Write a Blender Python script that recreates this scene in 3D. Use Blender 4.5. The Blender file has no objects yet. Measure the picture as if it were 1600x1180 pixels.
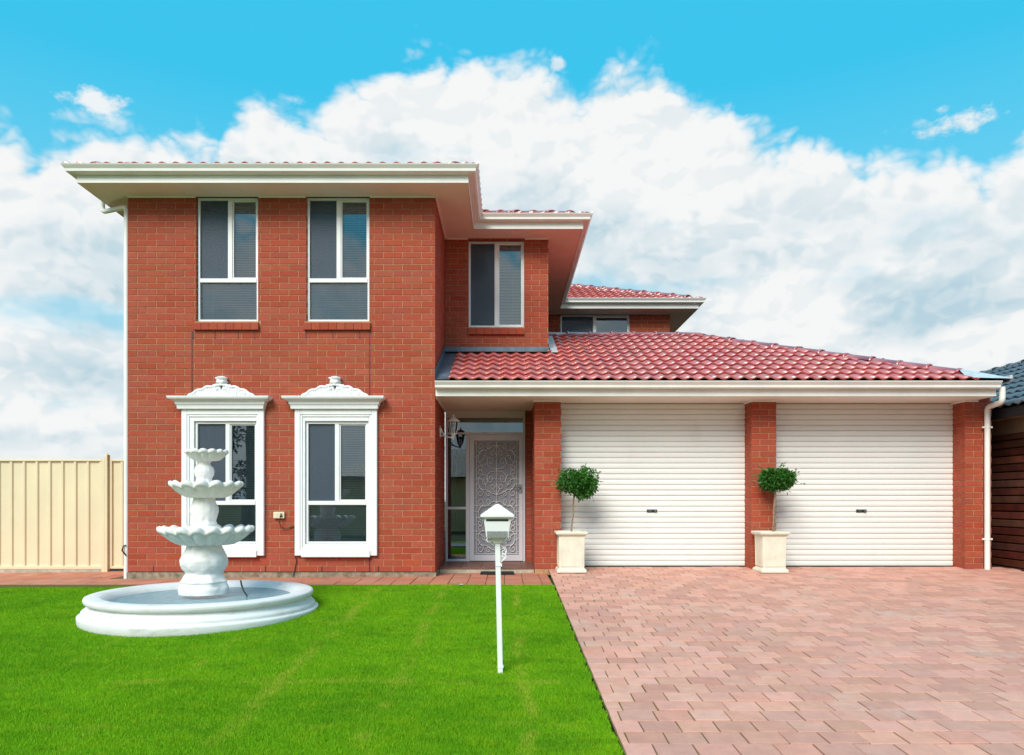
import bpy, bmesh, math, random
import numpy as np
from mathutils import Vector, Matrix, noise as mnoise
R = math.radians
rng = random.Random(7)
nrg = np.random.RandomState(11)
sc = bpy.context.scene
COL = sc.collection

# ------------------------------------------------------------------ camera, sky, sun, exposure
CX, EYE, F = 790.0, 1.044, 1130.0          # the photograph's vanishing point and focal length in its own pixels
cam_d = bpy.data.cameras.new('camera'); cam = bpy.data.objects.new('camera', cam_d); COL.objects.link(cam)
cam.location = (0, 0, EYE); cam.rotation_euler = (R(90), 0, 0)
cam_d.sensor_width = 36; cam_d.lens = 36 * F / 1600
cam_d.shift_x = 10 / 1600; cam_d.shift_y = 193 / 1600
cam_d.clip_start = 0.05; cam_d.clip_end = 3000
sc.camera = cam
sc.view_settings.view_transform = 'Standard'; sc.view_settings.look = 'None'
sc.view_settings.gamma = 1; sc.view_settings.use_curve_mapping = False
sc.view_settings.exposure = 0.45
sc.cycles.max_bounces = 6; sc.cycles.diffuse_bounces = 4; sc.cycles.glossy_bounces = 3; sc.cycles.transparent_max_bounces = 8; sc.cycles.transmission_bounces = 2
sc.cycles.caustics_reflective = False; sc.cycles.caustics_refractive = False; sc.cycles.sample_clamp_indirect = 6

SUN_DIR = Vector((-0.42, -1.0, 0.88)).normalized()   # towards the sun
SKY_STRENGTH = 0.10

class NT:
    def __init__(s, tree): s.t = tree; s.n = tree.nodes; s.l = tree.links
    def node(s, typ, **kw):
        n = s.n.new(typ)
        for k, v in kw.items(): setattr(n, k, v)
        return n
    def put(s, sock, v):
        if isinstance(v, bpy.types.NodeSocket): s.l.new(v, sock)
        else: sock.default_value = v
    def m(s, op, a, b=None, c=None, clamp=False):
        n = s.node('ShaderNodeMath', operation=op, use_clamp=clamp)
        s.put(n.inputs[0], a)
        if b is not None: s.put(n.inputs[1], b)
        if c is not None: s.put(n.inputs[2], c)
        return n.outputs[0]
    def v(s, op, a, b=None):
        n = s.node('ShaderNodeVectorMath', operation=op)
        s.put(n.inputs[0], a)
        if b is not None: s.put(n.inputs[1], b)
        return n.outputs[0]
    def rng(s, x, a, b, c=0.0, d=1.0, smooth=False):
        n = s.node('ShaderNodeMapRange'); n.interpolation_type = 'SMOOTHSTEP' if smooth else 'LINEAR'
        s.put(n.inputs[0], x); s.put(n.inputs[1], a); s.put(n.inputs[2], b); s.put(n.inputs[3], c); s.put(n.inputs[4], d)
        return n.outputs[0]
    def noise(s, vec, scale, detail=4, rough=.5, dist=0.0):
        n = s.node('ShaderNodeTexNoise'); s.put(n.inputs['Vector'], vec)
        n.inputs['Scale'].default_value = scale; n.inputs['Detail'].default_value = detail
        n.inputs['Roughness'].default_value = rough; n.inputs['Distortion'].default_value = dist
        return n.outputs['Fac']
    def mix(s, f, a, b, mode='MIX'):
        n = s.node('ShaderNodeMix', data_type='RGBA', blend_type=mode)
        s.put(n.inputs[0], f)
        s.put(n.inputs[6], a if isinstance(a, bpy.types.NodeSocket) else (*a[:3], 1))
        s.put(n.inputs[7], b if isinstance(b, bpy.types.NodeSocket) else (*b[:3], 1))
        return n.outputs[2]

def build_world():
    w = bpy.data.worlds.new('World'); sc.world = w; w.use_nodes = True
    t = NT(w.node_tree); t.n.clear()
    sky = t.node('ShaderNodeTexSky', sky_type='NISHITA'); sky.sun_disc = False
    sky.sun_elevation = math.asin(SUN_DIR.z); sky.sun_rotation = math.atan2(SUN_DIR.x, SUN_DIR.y)
    sky.air_density = 1.0; sky.dust_density = 0.6; sky.ozone_density = 1.0
    tc = t.node('ShaderNodeTexCoord'); d = tc.outputs['Generated']
    sp = t.node('ShaderNodeSeparateXYZ'); t.l.new(d, sp.inputs[0]); x, y, z = sp.outputs
    hyp = t.m('SQRT', t.m('ADD', t.m('MULTIPLY', x, x), t.m('MULTIPLY', y, y)))
    az = t.m('ARCTAN2', x, y); el = t.m('DIVIDE', z, t.m('MAXIMUM', hyp, .001))
    # height of the top of the cloud bank against the compass direction
    pts = [(0,205),(25,222),(50,246),(75,216),(140,206),(200,206),(300,208),(335,228),(352,196),(375,158),(430,148),(470,170),(520,158),(575,142),(610,122),(650,100),
           (690,98),(760,95),(830,108),(880,124),(920,140),(950,118),(1010,108),(1060,130),(1100,152),(1140,170),(1150,200),(1190,228),(1270,235),(1350,246),(1430,240),(1500,246),(1540,262),(1600,246)]
    fc = t.node('ShaderNodeFloatCurve'); cv = fc.mapping.curves[0]
    fc.mapping.use_clip = False
    A0, A1 = -1.1, 1.1
    fr = []
    for px, py in pts:
        u = (px - CX) / F; a = math.atan(u); e = (783 - py) / F * math.cos(a)
        fr.append(((a - A0) / (A1 - A0), e))
    fr = [(0, .36), (.12, .42)] + fr + [(.86, .38), (1, .36)]
    cv.points[0].location = fr[0]; cv.points[1].location = fr[-1]
    for p in fr[1:-1]: cv.points.new(*p)
    fc.mapping.update()
    t.put(fc.inputs['Value'], t.rng(az, A0, A1))
    top = fc.outputs[0]
    v1 = t.v('MULTIPLY', d, (1.0, 1.0, 1.45))
    warp = t.node('ShaderNodeTexNoise'); t.put(warp.inputs['Vector'], v1); warp.inputs['Scale'].default_value = 9; warp.inputs['Detail'].default_value = 3
    vw = t.v('ADD', v1, t.v('MULTIPLY', t.v('SUBTRACT', warp.outputs['Color'], (.5, .5, .5)), (.035, .035, .035)))
    def billow(vec, octs):
        a = None
        for s_, w_ in octs:
            q = t.m('MULTIPLY', t.m('ABSOLUTE', t.m('SUBTRACT', t.noise(vec, s_, 0, .5), .5)), w_ * 2)
            a = q if a is None else t.m('ADD', a, q)
        return a
    O = ((9, .9), (19, .6), (41, .34), (85, .18))
    b0 = billow(vw, O)
    b1 = billow(t.v('ADD', vw, (-.010, .0, .020)), O[:3])
    fine = t.noise(v1, 30, 5, .62)
    edge = t.m('ADD', t.m('SUBTRACT', top, el), t.m('ADD', t.m('MULTIPLY', t.m('SUBTRACT', b0, .42), .075), t.m('MULTIPLY', t.m('SUBTRACT', fine, .5), .04)))
    bank = t.rng(edge, -.020, .030, 0, 1, True)
    # broken cloud continues over the rest of the sky
    over = t.m('MULTIPLY', t.rng(t.noise(t.v('MULTIPLY', d, (2.2, 2.2, 3.4)), 1.0, 6, .55), .47, .62, 0, 1, True), t.rng(el, .72, .9))
    # a few loose puffs above the bank
    puff = None
    for px, py, sx, sy, k in ((150, 160, 50, 22, 1), (872, 100, 12, 14, .8), (1505, 188, 62, 22, 1), (1470, 170, 22, 12, .6), (450, 155, 28, 12, .5), (1440, 190, 16, 12, .5)):
        a_ = math.atan((px - CX) / F); e_ = (783 - py) / F * math.cos(a_)
        du = t.m('DIVIDE', t.m('SUBTRACT', az, a_), sx / F); dv = t.m('DIVIDE', t.m('SUBTRACT', el, e_), sy / F)
        q = t.m('SUBTRACT', 1.0, t.m('SQRT', t.m('ADD', t.m('MULTIPLY', du, du), t.m('MULTIPLY', dv, dv))))
        q = t.m('ADD', q, t.m('MULTIPLY', t.m('SUBTRACT', fine, .52), 3.2))
        q = t.m('MULTIPLY', t.rng(q, .05, .9, 0, 1, True), k)
        puff = q if puff is None else t.m('MAXIMUM', puff, q)
    # thin places inside the bank, where the blue shows
    low = t.noise(t.v('ADD', t.v('MULTIPLY', d, (1., 1., 3.2)), (3.1, .4, 7.7)), 4.6, 4, .5)
    soft = t.noise(t.v('ADD', vw, (1.7, 5.2, .3)), 6.0, 4, .5)
    hole = t.m('MULTIPLY', t.rng(low, .56, .74, 0, 1, True), t.rng(edge, .05, .16, 0, 1, True))
    dens = t.m('MULTIPLY', bank, t.m('SUBTRACT', 1.0, t.m('MULTIPLY', hole, .55)))
    dens = t.m('MAXIMUM', dens, t.m('MULTIPLY', puff, .92))
    dens = t.m('MAXIMUM', dens, over)
    # shading of the cloud: billows lit from above left, blue grey folds deeper down
    lit = t.rng(t.m('SUBTRACT', b0, b1), -.14, .14, 0, 1)
    deep = t.rng(edge, .0, .16, 0, 1, True)
    band = t.noise(t.v('MULTIPLY', vw, (1.2, 1.2, 3.4)), 3.0, 4, .5)
    sh = t.m('MULTIPLY', t.rng(t.m('ADD', t.m('MULTIPLY', soft, .55), t.m('MULTIPLY', band, .45)), .41, .68, 0, 1, True), t.m('ADD', .20, t.m('MULTIPLY', deep, .80)))
    sh = t.m('ADD', sh, t.m('MULTIPLY', t.m('SUBTRACT', .5, lit), .34), clamp=True)
    K = 1.0 / SKY_STRENGTH * 0.71
    white = tuple(c * K for c in (.95, .96, .96)); grey = tuple(c * K for c in (.50, .68, .77))
    cloud = t.mix(sh, white, grey)
    base = t.mix(1.0, sky.outputs[0], (.30, 1.25, 1.18), 'MULTIPLY')
    blue = t.mix(t.rng(el, .0, .55), tuple(c * K for c in (.36, .78, .95)), tuple(c * K for c in (.05, .60, .92)))
    base = t.mix(.9, base, blue)
    col = t.mix(dens, base, cloud)
    bg = t.node('ShaderNodeBackground'); t.put(bg.inputs[0], col); bg.inputs[1].default_value = SKY_STRENGTH
    w.cycles.sampling_method = 'MANUAL'; w.cycles.sample_map_resolution = 512
    out = t.node('ShaderNodeOutputWorld'); t.l.new(bg.outputs[0], out.inputs[0])
build_world()

sun_d = bpy.data.lights.new('sun', 'SUN'); sun_d.energy = 2.9; sun_d.angle = R(32); sun_d.color = (1, .93, .83)
sun = bpy.data.objects.new('sun', sun_d); COL.objects.link(sun)
sun.rotation_euler = SUN_DIR.to_track_quat('Z', 'Y').to_euler()

# ------------------------------------------------------------------ materials
def mat(name, col, rough=.6, var=.12, nscale=8, col2=None, bump=0.0, bscale=60, metal=0, coat=0, coat_rough=.2, rnd=0.0, spec=.5, stain=None):
    m = bpy.data.materials.new(name); m.use_nodes = True
    t = NT(m.node_tree); b = t.n['Principled BSDF']
    geo = t.node('ShaderNodeNewGeometry'); pos = geo.outputs['Position']
    f = t.noise(pos, nscale, 5, .6)
    c2 = col2 or tuple(c * (1 - 2 * var) for c in col)
    c1 = col if col2 else tuple(min(1, c * (1 + var)) for c in col)
    c = t.mix(t.rng(f, .3, .7), c1, c2)
    if rnd:
        oi = t.node('ShaderNodeObjectInfo'); at = t.node('ShaderNodeAttribute', attribute_name='rnd')
        r = t.m('FRACT', t.m('ADD', oi.outputs['Random'], at.outputs['Fac']))
        hs = t.node('ShaderNodeHueSaturation')
        t.put(hs.inputs['Color'], c); t.put(hs.inputs['Value'], t.rng(r, 0, 1, 1 - rnd, 1 + rnd))
        r2 = t.m('FRACT', t.m('MULTIPLY', r, 7.31)); t.put(hs.inputs['Hue'], t.rng(r2, 0, 1, .5 - rnd * .035, .5 + rnd * .035))
        t.put(hs.inputs['Saturation'], t.rng(t.m('FRACT', t.m('MULTIPLY', r, 13.7)), 0, 1, 1 - rnd * .5, 1 + rnd * .2))
        c = hs.outputs[0]
    if stain:
        sc_, sz, lo, hi = stain
        c = t.mix(t.rng(t.noise(t.v('MULTIPLY', pos, sz if isinstance(sz, tuple) else (sz,) * 3), 1, 6, .65), lo, hi, 0, 1, True), c, sc_)
    t.put(b.inputs['Base Color'], c)
    b.inputs['Roughness'].default_value = rough; b.inputs['Metallic'].default_value = metal
    b.inputs['Specular IOR Level'].default_value = spec
    b.inputs['Coat Weight'].default_value = coat; b.inputs['Coat Roughness'].default_value = coat_rough
    if bump:
        bn = t.node('ShaderNodeBump'); bn.inputs['Strength'].default_value = bump; bn.inputs['Distance'].default_value = .01
        t.put(bn.inputs['Height'], t.noise(pos, bscale, 5, .6)); t.l.new(bn.outputs[0], b.inputs['Normal'])
    return m
M = {}
M['brick'] = mat('brick_clay', (.395, .074, .036), .8, col2=(.33, .061, .032), nscale=14, bump=.35, bscale=180, rnd=.085, spec=.3, stain=((.36, .08, .045), 1.1, .55, .8))
M['mortar'] = mat('mortar', (.50, .29, .15), .9, .15, 30, bump=.3, bscale=200, spec=.2)
M['tile'] = mat('glazed_roof_tile', (.50, .060, .045), .36, col2=(.44, .050, .040), nscale=5, rnd=.12, coat=1.0, coat_rough=.30, spec=.9, bump=.05, bscale=90, stain=((.26, .05, .04), 2.3, .6, .8))
M['tile'].node_tree.nodes['Principled BSDF'].inputs['Coat IOR'].default_value = 2.3
M['white'] = mat('cream_white_paint', (.86, .85, .81), .38, .04, 3, bump=.02, bscale=30)
M['soffit'] = mat('soffit_sheet', (.86, .80, .72), .7, .03, 2)
M['frame'] = mat('window_frame_white', (.80, .80, .80), .35, .02, 5)
M['stucco'] = mat('white_render', (.82, .82, .83), .6, .03, 8, bump=.12, bscale=90)
M['door_slat'] = mat('roller_door_cream', (.80, .80, .77), .42, .02, 1.5, stain=((.70, .68, .62), (1.2, 1.2, .6), .6, .85))
M['black'] = mat('black_plastic', (.02, .02, .022), .45, .1, 20)
M['steel'] = mat('grey_steel', (.35, .36, .37), .35, .1, 20, metal=.8)
M['lead'] = mat('lead_flashing', (.13, .17, .22), .45, .2, 8, bump=.15, bscale=25, metal=.2)
M['zinc'] = mat('bright_zinc', (.66, .68, .70), .5, .1, 8, metal=.3)
M['concrete'] = mat('concrete_footing', (.30, .26, .18), .9, .25, 12, bump=.5, bscale=60, stain=((.14, .11, .06), 6.0, .5, .7))
M['apron'] = mat('concrete_apron', (.46, .42, .32), .9, .15, 10, bump=.3, bscale=80)
M['fence'] = mat('cream_steel_sheet', (.76, .66, .45), .42, .03, 2, stain=((.70, .60, .42), (1.5, 1.5, .7), .5, .8))
M['paver'] = mat('clay_paver', (.72, .36, .27), .7, col2=(.60, .295, .225), nscale=11, bump=.6, bscale=120, rnd=.14, spec=.35, stain=((.66, .48, .40), 1.7, .54, .78))
M['path_tile'] = mat('terracotta_path_tile', (.56, .20, .12), .75, col2=(.50, .17, .105), nscale=7, bump=.3, bscale=100, rnd=.12, stain=((.50, .24, .17), 2.0, .5, .75))
M['joint'] = mat('paving_joint_sand', (.15, .10, .05), .95, .3, 3, col2=(.12, .15, .02), bump=.6, bscale=150)
M['thatch'] = mat('turf_thatch', (.10, .22, .015), .95, .2, 12, bump=.5)
M['soil'] = mat('soil', (.06, .075, .02), .95, .3, 6, bump=.5)
M['stone'] = mat('white_cast_stone', (.82, .79, .77), .65, .03, 7, bump=.30, bscale=55, stain=((.62, .58, .45), 7.5, .56, .84))
M['pool_wall'] = mat('painted_pool_wall', (.76, .76, .77), .6, .02, 5, bump=.35, bscale=70, stain=((.58, .57, .52), (5, 5, 14), .50, .76))
M['pot'] = mat('cream_stone_pot', (.76, .71, .58), .7, .05, 10, bump=.25, bscale=70, stain=((.62, .54, .38), 6.0, .54, .82))
M['bark'] = mat('young_bark', (.30, .22, .15), .85, .25, 40, bump=.5, bscale=80)
M['timber'] = mat('stained_timber', (.13, .035, .018), .5, col2=(.06, .016, .010), nscale=5, rnd=.35, bump=.4, bscale=50)
M['dark_paint'] = mat('dark_fascia_paint', (.012, .012, .014), .5, .1, 5)
M['tan_sheet'] = mat('brown_eave_lining', (.20, .13, .08), .7, .1, 4)
M['slate'] = mat('grey_glazed_tile', (.10, .13, .16), .4, .15, 6, coat=.5, rnd=.12)
M['porch'] = mat('porch_floor_tile', (.20, .085, .06), .5, .15, 8, rnd=.1)
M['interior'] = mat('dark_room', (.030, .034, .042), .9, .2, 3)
M['blind'] = mat('venetian_blind', (.80, .85, .88), .55, .05, 6)
M['screen_door'] = mat('white_powder_coat', (.66, .66, .72), .35, .02, 6)
M['rubber'] = mat('black_mat', (.015, .015, .016), .9, .2, 80, bump=.6, bscale=300)
M['asphalt'] = mat('asphalt', (.055, .055, .056), .9, .2, 40, bump=.5, bscale=200)
M['footpath'] = mat('concrete_path', (.36, .35, .32), .9, .12, 5, bump=.2)
M['cream_wall'] = mat('cream_rendered_wall', (.80, .64, .32), .85, .08, 2, bump=.2)
M['plaque'] = mat('mottled_plaque', (.45, .46, .47), .4, nscale=160, col2=(.16, .17, .18), metal=.3)

def glass(name, ior=2.45, tint=(.72, .86, .95)):
    m = bpy.data.materials.new(name); m.use_nodes = True
    t = NT(m.node_tree); t.n.remove(t.n['Principled BSDF']); out = t.n['Material Output']
    tr = t.node('ShaderNodeBsdfTransparent'); tr.inputs[0].default_value = (*tint, 1)
    gl = t.node('ShaderNodeBsdfGlossy'); gl.inputs['Roughness'].default_value = .01; gl.inputs[0].default_value = (.80, .93, 1, 1)
    geo = t.node('ShaderNodeNewGeometry'); bn = t.node('ShaderNodeBump'); bn.inputs['Strength'].default_value = .02; bn.inputs['Distance'].default_value = .02
    t.put(bn.inputs['Height'], t.noise(geo.outputs['Position'], 1.6, 1, .5)); t.l.new(bn.outputs[0], gl.inputs['Normal'])
    fr = t.node('ShaderNodeFresnel'); fr.inputs[0].default_value = ior
    mx = t.node('ShaderNodeMixShader'); t.l.new(fr.outputs[0], mx.inputs[0]); t.l.new(tr.outputs[0], mx.inputs[1]); t.l.new(gl.outputs[0], mx.inputs[2])
    t.l.new(mx.outputs[0], out.inputs[0]); return m
M['glass'] = glass('window_glass')
M['clear'] = glass('lantern_glass', 1.45, (.9, .92, .93))
def mesh_screen(name, col, opacity):
    m = bpy.data.materials.new(name); m.use_nodes = True
    t = NT(m.node_tree); b = t.n['Principled BSDF']; b.inputs['Base Color'].default_value = (*col, 1); b.inputs['Roughness'].default_value = .6
    b.inputs['Alpha'].default_value = opacity; return m
M['flyscreen'] = mesh_screen('insect_screen', (.07, .10, .14), .5)
M['door_mesh'] = mesh_screen('door_wire_mesh', (.34, .35, .41), .9)

def water_mat():
    m = bpy.data.materials.new('fountain_water'); m.use_nodes = True
    t = NT(m.node_tree); b = t.n['Principled BSDF']
    geo = t.node('ShaderNodeNewGeometry')
    b.inputs['Base Color'].default_value = (.20, .36, .43, 1); b.inputs['Roughness'].default_value = .10; b.inputs['IOR'].default_value = 1.33
    b.inputs['Specular IOR Level'].default_value = .8
    bn = t.node('ShaderNodeBump'); bn.inputs['Strength'].default_value = 1; bn.inputs['Distance'].default_value = .06
    t.put(bn.inputs['Height'], t.noise(geo.outputs['Position'], 10, 5, .65, .8)); t.l.new(bn.outputs[0], b.inputs['Normal'])
    return m
M['water'] = water_mat()

def grass_mat():
    m = bpy.data.materials.new('turf_grass'); m.use_nodes = True
    t = NT(m.node_tree); b = t.n['Principled BSDF']; geo = t.node('ShaderNodeNewGeometry'); pos = geo.outputs['Position']
    at = t.node('ShaderNodeAttribute', attribute_name='rnd'); r = at.outputs['Fac']
    sp = t.node('ShaderNodeSeparateXYZ'); t.l.new(pos, sp.inputs[0]); x, y, z = sp.outputs
    base = t.mix(t.rng(t.noise(pos, .7, 4, .6), .35, .65), (.16, .43, .006), (.25, .54, .008))
    base = t.mix(t.rng(t.noise(t.v('MULTIPLY', pos, (5., 9., 1.)), 1, 5, .65), .48, .72, 0, .6), base, (.36, .56, .010))
    base = t.mix(t.rng(t.noise(t.v('ADD', t.v('MULTIPLY', pos, (1.6, 3.4, 1.)), (9., 2., 0)), 1, 6, .7), .50, .68, 0, .45, True), base, (.07, .27, .006))
    # seams between the strips of turf: paler, yellower grass
    wob = t.m('MULTIPLY', t.m('SUBTRACT', t.noise(pos, 1.3, 3, .5), .5), .22)
    def line(expr, w, breakup, amt):
        a = t.m('ABSOLUTE', t.m('ADD', expr, wob))
        return t.m('MULTIPLY', t.rng(a, w, 0, 0, amt, True), t.rng(t.noise(t.v('ADD', pos, (breakup, 0, 0)), 2.6, 4, .6), .42, .62, 0, 1, True))
    s = None
    for ex, w, k, a in ((t.m('ADD', x, 1.55), .11, 1, .9), (t.m('ADD', x, .75), .10, 5, .8), (t.m('SUBTRACT', x, .12), .09, 9, .85), (t.m('ADD', x, 2.3), .06, 13, .6), (t.m('ADD', x, 3.3), .06, 17, .6),
                        (t.m('SUBTRACT', y, 4.95), .09, 21, .9), (t.m('SUBTRACT', y, 6.9), .06, 25, .45), (t.m('SUBTRACT', y, 4.1), .06, 27, .5)):
        q = line(ex, w, k, a); s = q if s is None else t.m('MAXIMUM', s, q)
    base = t.mix(s, base, (.40, .54, .04))
    hs = t.node('ShaderNodeHueSaturation'); t.put(hs.inputs['Color'], base); t.put(hs.inputs['Value'], t.rng(r, 0, 1, .72, 1.3)); t.put(hs.inputs['Hue'], t.rng(t.m('FRACT', t.m('MULTIPLY', r, 9.7)), 0, 1, .488, .506))
    t.put(b.inputs['Base Color'], hs.outputs[0]); b.inputs['Roughness'].default_value = .6; b.inputs['Specular IOR Level'].default_value = .25
    b.inputs['Subsurface Weight'].default_value = 0
    out = t.n['Material Output']
    tl = t.node('ShaderNodeBsdfTranslucent'); t.put(tl.inputs[0], hs.outputs[0])
    mx = t.node('ShaderNodeMixShader'); mx.inputs[0].default_value = .35
    t.l.new(b.outputs[0], mx.inputs[1]); t.l.new(tl.outputs[0], mx.inputs[2]); t.l.new(mx.outputs[0], out.inputs[0])
    return m
M['grass'] = grass_mat()
def leaf_mat(name, c1, c2):
    m = bpy.data.materials.new(name); m.use_nodes = True
    t = NT(m.node_tree); b = t.n['Principled BSDF']
    at = t.node('ShaderNodeAttribute', attribute_name='rnd')
    c = t.mix(at.outputs['Fac'], c1, c2); t.put(b.inputs['Base Color'], c); b.inputs['Roughness'].default_value = .38
    tl = t.node('ShaderNodeBsdfTranslucent'); t.put(tl.inputs[0], c); mx = t.node('ShaderNodeMixShader'); mx.inputs[0].default_value = .25
    t.l.new(b.outputs[0], mx.inputs[1]); t.l.new(tl.outputs[0], mx.inputs[2]); t.l.new(mx.outputs[0], t.n['Material Output'].inputs[0]); return m
M['leaf'] = leaf_mat('glossy_leaf', (.018, .10, .010), (.07, .26, .025))
M['leaf_far'] = leaf_mat('street_leaf', (.03, .06, .015), (.07, .11, .03))

# ------------------------------------------------------------------ mesh helpers
class MB:
    """collects geometry; build() links it as ONE mesh object"""
    def __init__(s): s.v = []; s.f = []; s.r = []; s.cur = 0.0; s.sm = []; s.smooth = False
    def add(s, verts, faces):
        o = len(s.v); s.v.extend([tuple(p) for p in verts]); s.f.extend([tuple(i + o for i in f) for f in faces]); s.r.extend([s.cur] * len(faces)); s.sm.extend([s.smooth] * len(faces)); return s
    def box(s, x0, x1, y0, y1, z0, z1):
        return s.add([(x0,y0,z0),(x1,y0,z0),(x1,y1,z0),(x0,y1,z0),(x0,y0,z1),(x1,y0,z1),(x1,y1,z1),(x0,y1,z1)],
                     [(0,3,2,1),(4,5,6,7),(0,1,5,4),(1,2,6,5),(2,3,7,6),(3,0,4,7)])
    def prism(s, poly, y0, y1):
        """poly in (x, z), extruded along y"""
        n = len(poly); vs = [(x, y0, z) for x, z in poly] + [(x, y1, z) for x, z in poly]
        return s.add(vs, [tuple(range(n)), tuple(range(2 * n - 1, n - 1, -1))] + [(i, i + n, (i + 1) % n + n, (i + 1) % n) for i in range(n)])
    def lathe(s, prof, n=48, c=(0, 0, 0), fr=None, cap=True):
        """prof: (radius, z); fr(angle, k, r, z) -> (r, z)"""
        vs = []
        for k, (r, z) in enumerate(prof):
            for i in range(n):
                a = 2 * math.pi * i / n
                rr, zz = fr(a, k, r, z) if fr else (r, z)
                vs.append((c[0] + rr * math.cos(a), c[1] + rr * math.sin(a), c[2] + zz))
        fs = [(k * n + i, k * n + (i + 1) % n, (k + 1) * n + (i + 1) % n, (k + 1) * n + i) for k in range(len(prof) - 1) for i in range(n)]
        if cap:
            o = len(vs); L_ = (len(prof) - 1) * n; vs = vs + vs[:n] + vs[L_:L_ + n]; fs += [tuple(o + n - 1 - i for i in range(n)), tuple(o + n + i for i in range(n))]
        return s.add(vs, fs)
    def tube(s, pts, r, n=8, cap=True):
        pts = [Vector(p) for p in pts]; m = len(pts)
        rs = r if isinstance(r, (list, tuple)) else [r] * m
        up = None; vs = []
        for k, p in enumerate(pts):
            d = (pts[min(k + 1, m - 1)] - pts[max(k - 1, 0)]).normalized()
            if up is None: up = d.orthogonal().normalized()
            up = (up - d * up.dot(d)); up = up.normalized() if up.length > 1e-6 else d.orthogonal().normalized()
            w = d.cross(up)
            for i in range(n):
                a = 2 * math.pi * i / n; vs.append(p + (up * math.cos(a) + w * math.sin(a)) * rs[k])
        fs = [(k * n + i, k * n + (i + 1) % n, (k + 1) * n + (i + 1) % n, (k + 1) * n + i) for k in range(m - 1) for i in range(n)]
        if cap:
            o = len(vs); L_ = (m - 1) * n; vs = vs + vs[:n] + vs[L_:L_ + n]; fs += [tuple(o + n - 1 - i for i in range(n)), tuple(o + n + i for i in range(n))]
        return s.add(vs, fs)
    def sweep(s, path, prof, closed_prof=True):
        """path: xy corners; prof: (outward, z) ; outward is to the right of the walking direction"""
        P = [Vector(p) for p in path]; m = len(P); rows = []
        for k in range(m):
            d0 = (P[k] - P[k - 1]).normalized() if k else None
            d1 = (P[k + 1] - P[k]).normalized() if k < m - 1 else None
            n0 = Vector((d0.y, -d0.x)) if d0 else None; n1 = Vector((d1.y, -d1.x)) if d1 else None
            if n0 is None: mt = n1
            elif n1 is None: mt = n0
            else:
                mt = (n0 + n1); mt = mt / max(.2, mt.dot(n0))
            rows.append([(P[k].x + mt.x * o, P[k].y + mt.y * o, z) for o, z in prof])
        n = len(prof); vs = [p for r in rows for p in r]
        rg = range(n) if closed_prof else range(n - 1)
        fs = [(k * n + i, k * n + (i + 1) % n, (k + 1) * n + (i + 1) % n, (k + 1) * n + i) for k in range(m - 1) for i in rg]
        if closed_prof: fs += [tuple(range(n - 1, -1, -1)), tuple((m - 1) * n + i for i in range(n))]
        return s.add(vs, fs)
    def mesh(s, name, material):
        me = bpy.data.meshes.new(name); me.from_pydata(s.v, [], s.f)
        if material: me.materials.append(material)
        if any(s.r):
            a = me.attributes.new('rnd', 'FLOAT', 'FACE'); a.data.foreach_set('value', s.r)
        if any(s.sm): me.polygons.foreach_set('use_smooth', s.sm)
        me.update(); return me
    def build(s, name, material, parent=None, fix=True):
        me = s.mesh(name, material)
        if fix and len(s.f) < 60000:
            b = bmesh.new(); b.from_mesh(me); bmesh.ops.recalc_face_normals(b, faces=b.faces); b.to_mesh(me); b.free()
        return link(name, me, parent)
def link(name, me, parent=None, loc=None):
    o = bpy.data.objects.new(name, me); COL.objects.link(o)
    if loc is not None: o.location = loc
    if parent is not None:
        o.parent = parent
        o.matrix_parent_inverse = parent_inv(parent)
    return o
def parent_inv(p):
    # parents are never rotated or scaled once their parts hang on them: geometry is written in world space
    m = Matrix.Translation(p.location); q = p.parent
    return m.inverted() if q is None else (world_of(p)).inverted()
def world_of(o):
    m = Matrix.LocRotScale(o.location, o.rotation_euler, o.scale)
    return m if o.parent is None else world_of(o.parent) @ o.matrix_parent_inverse @ m
def empty(name, loc=(0, 0, 0)):
    o = bpy.data.objects.new(name, None); COL.objects.link(o); o.location = loc; o.empty_display_size = .2; return o
def tag(o, label=None, cat=None, group=None, kind=None):
    if label: o['label'] = label
    if cat: o['category'] = cat
    if group: o['group'] = group
    if kind: o['kind'] = kind
    return o
def bevel_mod(o, w, seg=2):
    m = o.modifiers.new('bevel', 'BEVEL'); m.width = w; m.segments = seg; m.limit_method = 'ANGLE'; m.angle_limit = R(35); return o

def gz(X, Y):
    """height of the sloping front yard"""
    Yc = min(max(Y, -1.5), 10.75)
    z = .0469 * Yc - .425
    if Y < 9.07 or X > .61: pass
    return z - .010 * max(0, -X - 2)

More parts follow.
